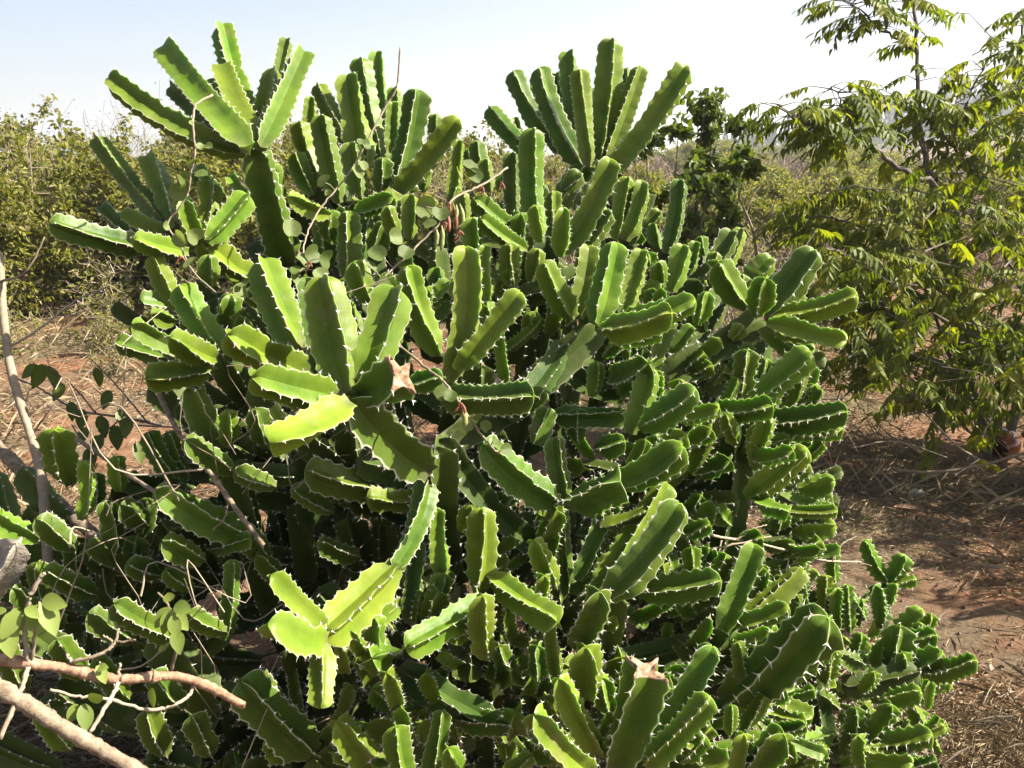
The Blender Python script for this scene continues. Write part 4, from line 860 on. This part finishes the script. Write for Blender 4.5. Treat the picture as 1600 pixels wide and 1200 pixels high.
vine('thin vine with small round leaves hanging from the tall upper-left crown', [(332,148,2.12),(306,164,2.08),(302,200,2.06),(305,235,2.06),(298,270,2.07),(294,300,2.08),(280,325,2.08),(262,350,2.08),(280,380,2.06),(289,402,2.04),(305,428,2.0),(338,458,1.97)],
     [(299,194,14),(314,230,18),(326,229,18),(302,256,27),(286,277,30),(316,274,26),(280,300,32),(282,372,32),(304,369,34),(298,412,28),(360,437,30),(376,456,32),(380,444,26),(258,352,20)], (), [(280,398)])
vine('straight vine slanting across the upper middle crown to a cluster of round leaves', [(626,74,2.3),(622,122,2.3),(616,145,2.3),(604,164,2.3),(580,208,2.28),(560,246,2.27),(545,272,2.25),(520,302,2.22),(500,326,2.2),(482,360,2.15),(474,392,2.1),(478,420,2.05)],
     [(563,226,24),(572,226,20),(557,268,26),(566,258,22),(507,285,30),(511,300,16),(455,358,36),(508,404,38),(488,396,36),(468,424,34),(462,436,34),(500,430,34),(472,408,34),(478,440,28)], (), [(466,392),(480,408)])
vine('vine carrying hanging green pods and dried red flowers across the middle', [(793,262,2.25),(762,284,2.2),(732,298,2.15),(705,314,2.1),(690,345,2.06),(660,376,2.04),(640,396,2.02),(618,416,2.0),(600,434,1.98),(585,448,1.97)],
     [(662,322,44),(688,334,34),(617,370,34),(634,396,32),(590,398,36),(579,418,28),(733,262,34),(742,276,30),(716,270,22),(600,440,24),(672,352,28)],
     [(718,318,723,356,1),(707,316,712,362,0),(690,352,688,392,1),(682,358,679,388,1),(713,320,708,350,1),(697,330,700,365,0)], [(699,316),(752,290),(782,284),(716,360),(692,346)])
vine('short dark vine with small paired leaves crossing the shaded centre', [(618,534,1.62),(660,570,1.57),(694,597,1.5),(715,625,1.47),(735,655,1.5),(760,690,1.55),(778,708,1.6)],
     [(689,614,30),(704,620,26),(745,650,18),(757,667,28),(774,690,24),(790,702,24),(733,668,16)], [(722,640,724,668,1)], [(718,628)], r=.0024)

# ------------------------------------------------------------------ sticks and branches
def stick(name, label, paths, mat, lv=(), leafmat='sprig', cat='branch', jit=.0014, lsz=30, group=None):
    """paths: list of (control px, r0, r1); the first is the main branch"""
    first = at(*paths[0][0][0]); e = empty(name, first, label, cat, group)
    for k, (cp, r0, r1) in enumerate(paths):
        p = smooth_path([at(*q) for q in cp], (16 if k == 0 else 6)*len(cp)); p[1:-1] += rng.normal(0, jit*(.25 if k == 0 else .5), (len(p)-2, 3))
        q_ = np.linspace(0, 1, len(p)); rr_ = np.linspace(r0, r1, len(p))*(1+.07*np.sin(q_*23+k)+.05*np.sin(q_*51+2*k)+.22*sum(np.exp(-((q_-c_)/.012)**2) for c_ in rng.random(4)))
        mb = MB(); tube(mb, p, rr_, 9 if k == 0 else 5, rng.random(), .035); mb.build('branch' if k == 0 else 'twig', M[mat if k == 0 or isinstance(mat, str) and mat != 'barkred' else 'twig'], e, True)
    for x, y, s, sz, dx, dy in lv:
        p = at(x, y, s); d = nrm(RT*dx-UP*dy-FW*rng.uniform(.0, .5)); mb = MB(); ln = sz*s/F
        t = np.linspace(0, 1, 7); wdt = .40*ln*np.sin(np.pi*np.clip(t*.93+.05, 0, 1))**.8*(1-.25*t); nor = nrm(nrm(CAM-p)+np.array([.3, 0, .5])+rng.normal(0, .4, 3)); sd = nrm(np.cross(d, nor)); upv = np.cross(sd, d)
        mid = p+d*ln*t[:, None]-np.array([0, 0, 1])*(ln*.25*t**2)[:, None]
        V = np.stack([mid+sd*wdt[:, None]+upv*(.25*wdt)[:, None], mid, mid-sd*wdt[:, None]+upv*(.25*wdt)[:, None]], 1).reshape(-1, 3)
        fc = [[3*i+j, 3*i+j+1, 3*i+4+j, 3*i+3+j] for i in range(6) for j in range(2)]
        mb.add(V, fc, 0, rng.random()); mb.build('leaf', M[leafmat], e, True)
    return e
stick('leaning_stick', 'pale bare upright stick with a dry fork left of the spiny bush', [([(-2,395,2.35),(6,500,2.32),(18,580,2.28),(40,655,2.22),(62,730,2.15),(70,800,2.08),(76,900,2.0),(84,1010,1.98)], .010, .012), ([(8,545,2.31),(60,515,2.36),(118,470,2.45),(190,440,2.6)], .004, .002), ([(2,440,2.33),(40,425,2.3),(70,370,2.3)], .004, .002)], 'twig')
stick('leaning_stick', 'thick dark weathered pole leaning at the far left edge', [([(-60,655,2.7),(10,712,2.62),(62,765,2.55),(120,812,2.45),(190,880,2.4)], .020, .018)], 'bark')
stick('leaning_stick', 'thin grey stick slanting behind the blunt stems of the shaded clump', [([(92,668,2.2),(150,706,2.1),(210,748,1.95),(262,780,1.86)], .006, .004)], 'twig')
stick('leaning_stick', 'knobbly brown stick slanting down through the shaded stems', [([(240,600,2.06),(282,680,1.95),(335,748,1.88),(372,800,1.84),(412,852,1.82)], .006, .005), ([(357,785,1.85),(350,812,1.84),(332,828,1.84)], .0025, .0015)], 'bark')
stick('foreground_branch', 'rough reddish-brown branch with leafy sprigs and cut pale twigs, sunlit', [([(-40,1024,1.30),(40,1036,1.30),(103,1044,1.32),(150,1056,1.33),(189,1062,1.34),(235,1058,1.36),(275,1057,1.38),(325,1072,1.42),(380,1102,1.48)], .0085, .0070),
  ([(46,1040,1.30),(38,990,1.29),(45,940,1.28),(62,905,1.28),(70,896,1.28)], .004, .003), ([(50,1040,1.30),(55,985,1.29),(62,940,1.29)], .003, .002), ([(44,1042,1.29),(30,1085,1.27),(0,1155,1.25)], .0042, .0035), ([(185,1066,1.33),(168,1100,1.31),(140,1144,1.29)], .0038, .0032),
  ([(112,1034,1.32),(135,1030,1.32),(165,1018,1.33),(180,1003,1.34),(186,982,1.35)], .0035, .002), ([(178,1005,1.34),(162,992,1.34)], .0022, .0015), ([(182,1004,1.34),(212,1000,1.34)], .0022, .0014), ([(112,1034,1.32),(104,1022,1.32)], .003, .002), ([(268,1048,1.38),(276,1010,1.36),(272,975,1.36),(262,945,1.36),(246,926,1.36)], .003, .0018),
  ([(302,1070,1.41),(295,1088,1.39),(262,1106,1.36),(225,1108,1.34),(165,1092,1.31),(118,1088,1.30),(78,1078,1.29)], .003, .0022), ([(186,1058,1.34),(187,1036,1.34)], .0025, .002)], 'barkred',
  [(60,945,1.28,34,-.3,.8),(66,942,1.28,46,.5,.9),(66,940,1.28,40,1,-.1),(30,955,1.27,40,-.6,.9),(24,950,1.28,32,.2,.9),(8,975,1.27,44,.3,1),(40,950,1.27,26,.8,.3),(10,955,1.28,24,-1,0),(268,955,1.35,34,.7,.6),(266,950,1.35,32,-.7,.7),(262,955,1.35,30,-.2,1),(272,948,1.35,34,.9,-.1),(274,985,1.35,32,.4,.9),(264,940,1.35,26,.1,-.9),(270,962,1.34,30,.3,.9),
   (150,1046,1.32,24,.9,-.4),(152,1040,1.32,26,.4,.7),(130,1100,1.30,36,.3,1),(140,1094,1.30,30,.9,-.6),(120,1100,1.3,26,-.4,.9),(238,1075,1.34,26,.1,1)], lsz=34)
stick('foreground_branch', 'thick smooth sloping branch below the reddish one, grey-brown', [([(-40,1052,1.18),(40,1100,1.2),(100,1138,1.22),(160,1172,1.25),(250,1225,1.3)], .0110, .0100)], 'bark')
stick('dead_twig', 'pale bare forking twig lying over the dry stems at the right foot of the bush', [([(1078,822,2.12),(1120,838,2.15),(1180,848,2.2),(1235,862,2.25),(1290,876,2.3),(1345,878,2.36)], .0042, .002), ([(1235,862,2.25),(1228,892,2.2)], .003, .002), ([(1300,876,2.31),(1316,850,2.33),(1338,838,2.36)], .003, .0015), ([(1150,846,2.17),(1175,828,2.18),(1198,820,2.2)], .003, .0015), ([(1095,860,2.1),(1150,850,2.12),(1205,838,2.2)], .003, .002), ([(1128,845,2.15),(1120,872,2.1)], .0025, .0015), ([(1340,878,2.36),(1362,884,2.4)], .002, .0012)], 'twig')
stick('dead_twig', 'bare whitish branched shrub skeleton standing behind the slim green tree', [([(1185,420,4.9),(1176,360,4.9),(1160,320,4.9),(1150,290,4.9)], .008, .004), ([(1178,365,4.9),(1200,340,4.85),(1230,325,4.8)], .006, .003), ([(1165,335,4.9),(1180,300,4.9),(1215,262,4.9)], .005, .002), ([(1200,340,4.85),(1215,310,4.85)], .004, .002)], 'twig')
stick('dead_twig', 'long dry twig arching over the shaded ground under the small tree', [([(1400,735,4.0),(1460,738,3.9),(1530,728,3.85),(1610,705,3.8)], .008, .006), ([(1440,640,4.2),(1500,700,4.1),(1560,730,4.0)], .006, .004), ([(1330,700,4.1),(1400,690,4.1),(1480,715,4.0)], .004, .002)], 'twig')
stick('dark_sapling', 'thin dark twigs with few hanging leaves against the sunny straw', [([(255,665,2.35),(190,652,2.4),(120,640,2.45),(60,606,2.5),(15,588,2.55)], .0035, .002), ([(150,645,2.43),(110,600,2.5),(70,570,2.5)], .0025, .0015), ([(190,652,2.4),(150,690,2.4),(120,730,2.4)], .0025, .0015), ([(230,660,2.36),(180,600,2.45),(140,560,2.5)], .0025, .0015)], 'barkdark',
  [(68,570,2.5,34,-.4,1),(74,572,2.5,38,.5,1),(60,572,2.5,28,-1,.5),(112,628,2.45,26,.2,1),(130,640,2.43,26,-.2,1),(155,650,2.42,30,.4,1),(172,610,2.44,26,-.4,1),(140,700,2.4,30,.2,1),(120,728,2.4,28,-.3,1),(185,640,2.4,28,.5,.9),(100,600,2.5,26,-.5,.8),(150,575,2.48,26,.3,.9),(200,650,2.4,30,0,1),(215,690,2.38,30,.3,.9),(160,680,2.4,30,-.5,.8),(180,665,2.4,32,.2,1),(135,668,2.4,24,-.3,1)], 'greenleaf')

# thin dead twigs tangled in the shade of the bush
mb = MB(); g = np.random.default_rng(77)
for k in range(38):
    x, y = g.uniform(10, 560), g.uniform(640, 1190); s_ = g.uniform(1.75, 2.15)-(.15 if y > 1000 else 0); p = at(x, y, s_)
    d = nrm(g.normal(0, 1, 3)*np.array([1, .6, .8])+np.array([0, 0, .4])); ln = g.uniform(.10, .38); pts = smooth_path([p, p+d*ln*.35+g.normal(0, .035, 3), p+d*ln*.7+g.normal(0, .05, 3), p+d*ln+g.normal(0, .05, 3)], 12)
    tube(mb, pts, np.linspace(g.uniform(.0012, .0026), .0008, len(pts)), 4, g.random())
tag(mb.build('twig_tangle', M['twig']), 'thin dry twigs tangled in the dark foot of the spiny bush', 'twigs', kind='stuff')

# ------------------------------------------------------------------ small things on the ground
def lathe(profile, sides=40):
    pr = np.array(profile); an = np.arange(sides)*2*math.pi/sides
    v = np.stack([pr[:, 0][:, None]*np.cos(an), pr[:, 0][:, None]*np.sin(an), np.repeat(pr[:, 1][:, None], sides, 1)], -1).reshape(-1, 3)
    f = [[i*sides+j, i*sides+(j+1) % sides, (i+1)*sides+(j+1) % sides, (i+1)*sides+j] for i in range(len(pr)-1) for j in range(sides)]
    return v, f
pg = on_ground(1566, 712); R = .085
pot = empty('clay_pot', (pg[0], pg[1], gh(pg[0], pg[1])), 'dark reddish glazed clay pot lying on its side under the small tree', 'pot')
prof = [(.001, -R*.92), (R*.45, -R*.90), (R*.8, -R*.62), (R, -R*.1), (R*.93, R*.38), (R*.68, R*.70), (R*.60, R*.82)]
inner = [(R*.54, R*.82), (R*.62, R*.66), (R*.86, R*.36), (R*.92, -R*.1), (R*.72, -R*.56), (.001, -R*.8)]
for nm, pf in (('body', prof), ('inner_wall', inner), ('rim', [(R*.54, R*.815), (R*.56, R*.92), (R*.66, R*.97), (R*.70, R*.90), (R*.64, R*.815)])):
    v, f = lathe(pf); mb = MB(); mb.add(v, f); mb.v = [q+ORIGIN[pot.name] for q in mb.v]; o = mb.build(nm, M['clay'], pot, True)
    o.location = (0, 0, R*.93); o.rotation_euler = (math.radians(100), 0, math.radians(-50))
def dry_leaf(x, y, ln, wd, rot, label, mat, curl):
    p = on_ground(x, y); p[2] = gh(p[0], p[1])+.025; t = np.linspace(-1, 1, 11); u = np.linspace(-1, 1, 5)
    mb = MB(); V = []
    for a in t:
        w = wd*(1-a*a)**.7*.5+.0008
        for b in u: V.append(p+np.array([math.cos(rot), math.sin(rot), 0])*a*ln/2+np.array([-math.sin(rot), math.cos(rot), 0])*b*w+np.array([0, 0, 1])*(curl*b*b*w+.012*a*a+rng.normal(0, .0012)))
    mb.add(np.array(V), [[i*5+j, i*5+j+1, i*5+6+j, i*5+5+j] for i in range(10) for j in range(4)])
    e = empty('fallen_leaf', p, label, 'leaf'); mb.build('blade', M[mat], e, True); m2 = MB(); tube(m2, [p+np.array([math.cos(rot), math.sin(rot), 0])*-ln*.5, p+np.array([math.cos(rot), math.sin(rot), 0])*-ln*.72+[0, 0, .01]], .002, 4); m2.build('stalk', M['bark'], e)
dry_leaf(1416, 812, .12, .05, -.35, 'big curled tan dry leaf lying on the shaded ground', 'barkred', .9)
dry_leaf(1434, 782, .10, .06, .4, 'crumpled greyish-white dead leaf on the shaded ground', 'deadgrey', 1.2)

# dry grass, litter
def scatter(n, rmin, rmax, amin, amax, pw=1.0):
    r = rmin*(rmax/rmin)**(rng.random(n)**pw); a = np.radians(rng.uniform(amin, amax, n)); x, y = r*np.sin(a), r*np.cos(a)
    return x, y, gh(x, y), r
def blades(name, label, cat, n, rmin, rmax, amin, amax, ln, wd, tilt, mat, zoff=.004, patch=True):
    x, y, z, r = scatter(n, rmin, rmax, amin, amax)
    if patch:
        k = (np.sin(x*2.3+1)*np.cos(y*1.9+.4)+.5*np.sin(x*5.1+y*3.3)+rng.normal(0, .5, n)) > -.45; x, y, z, r = x[k], y[k], z[k], r[k]; n = len(x)
    a = rng.uniform(0, 6.28, n); dr = np.stack([np.cos(a), np.sin(a), np.abs(rng.normal(tilt, tilt*.8, n))], -1)
    l_ = ln*rng.uniform(.5, 1.6, n)*(1+r*.05); mb = MB()
    leaves(mb, np.stack([x, y, z+zoff*rng.random(n)*3], -1), dr, rand_dirs(n, 1.5), l_, wd*(1+r*.10)*rng.uniform(.7, 1.3, n), .1, .12, rng.random(n))
    tag(mb.build(name, M[mat], None), label, cat, kind='stuff')
blades('dry_grass', 'matted dry straw grass covering the red soil', 'grass', 70000, 1.5, 15, -36, 36, .050, .0022, .30, 'straw')
blades('fine_straw', 'fine short straw crumbs on the red soil near the bush', 'straw', 70000, 1.7, 6.5, 12, 36, .028, .0026, .22, 'straw', .004)
blades('fine_straw', 'fine straw crumbs on the sunny ground by the leaning sticks', 'straw', 30000, 2.6, 9, -36, -12, .032, .0030, .25, 'straw', .004)
def clods():
    n = 9000; x, y, z, r = scatter(n, 1.6, 8, -36, 36); sz = .0025+.0055*rng.random(n)**3*(1+r*.1)
    v = np.array([[1, 0, 0], [0, 1, 0], [-1, 0, 0], [0, -1, 0], [0, 0, .8], [0, 0, -.6]], float); f = np.array([[0, 1, 4], [1, 2, 4], [2, 3, 4], [3, 0, 4], [1, 0, 5], [2, 1, 5], [3, 2, 5], [0, 3, 5]])
    V = v[None]*sz[:, None, None]*rng.uniform(.6, 1.4, (n, 6, 1)); V = V+np.stack([x, y, z+sz*.2], -1)[:, None]
    mb = MB(); mb.add(V.reshape(-1, 3), (np.arange(n)[:, None, None]*6+f[None]).reshape(-1, 3), 0, np.repeat(rng.random(n), 6))
    tag(mb.build('soil_clods', M['clod'], None), 'small reddish soil clods and pebbles strewn on the ground', 'soil', kind='stuff')
M['clod'] = mat_plain('soil_clod', [(.25, (.09, .048, .03)), (.75, (.22, .14, .095))], 40, .95, 0, attr=True)
clods()
blades('dry_grass_tall', 'taller pale dry grass stalks of the open ground', 'grass', 9000, 4.2, 30, -34, 36, .16, .0040, .9, 'straw')
blades('leaf_litter', 'brown dead leaf litter scattered over the ground', 'litter', 9000, 1.5, 10, -36, 36, .020, .011, .25, 'litter', .006)
blades('twig_litter', 'small dry twigs strewn over the ground', 'litter', 3500, 1.5, 10, -36, 36, .11, .0038, .14, 'twig', .012)
blades('green_grass', 'thin green grass growing in the straw', 'grass', 6000, 3.0, 16, -36, 36, .05, .0030, .8, 'greengrass')
blades('field_grass', 'dry yellowish grass of the open field before the pines', 'grass', 26000, 12, 120, 2, 34, .22, .012, 1.2, 'straw')

# ------------------------------------------------------------------ haze
hm, t_, out_, N_, L_ = newmat('haze'); pv = N_('VolumePrincipled'); pv.inputs['Density'].default_value = .0010; pv.inputs['Color'].default_value = (.93, .96, 1, 1); pv.inputs['Anisotropy'].default_value = .35
L_(pv.outputs[0], out_.inputs['Volume'])
mb = MB(); a, b0, b1 = 2650, -14, 75
mb.add([[-a, -a, b0], [a, -a, b0], [a, a, b0], [-a, a, b0], [-a, -a, b1], [a, -a, b1], [a, a, b1], [-a, a, b1]], [[3, 2, 1, 0], [4, 5, 6, 7], [0, 1, 5, 4], [1, 2, 6, 5], [2, 3, 7, 6], [3, 0, 4, 7]])
tag(mb.build('haze', hm), 'thin pale haze in the air', 'haze', kind='stuff')
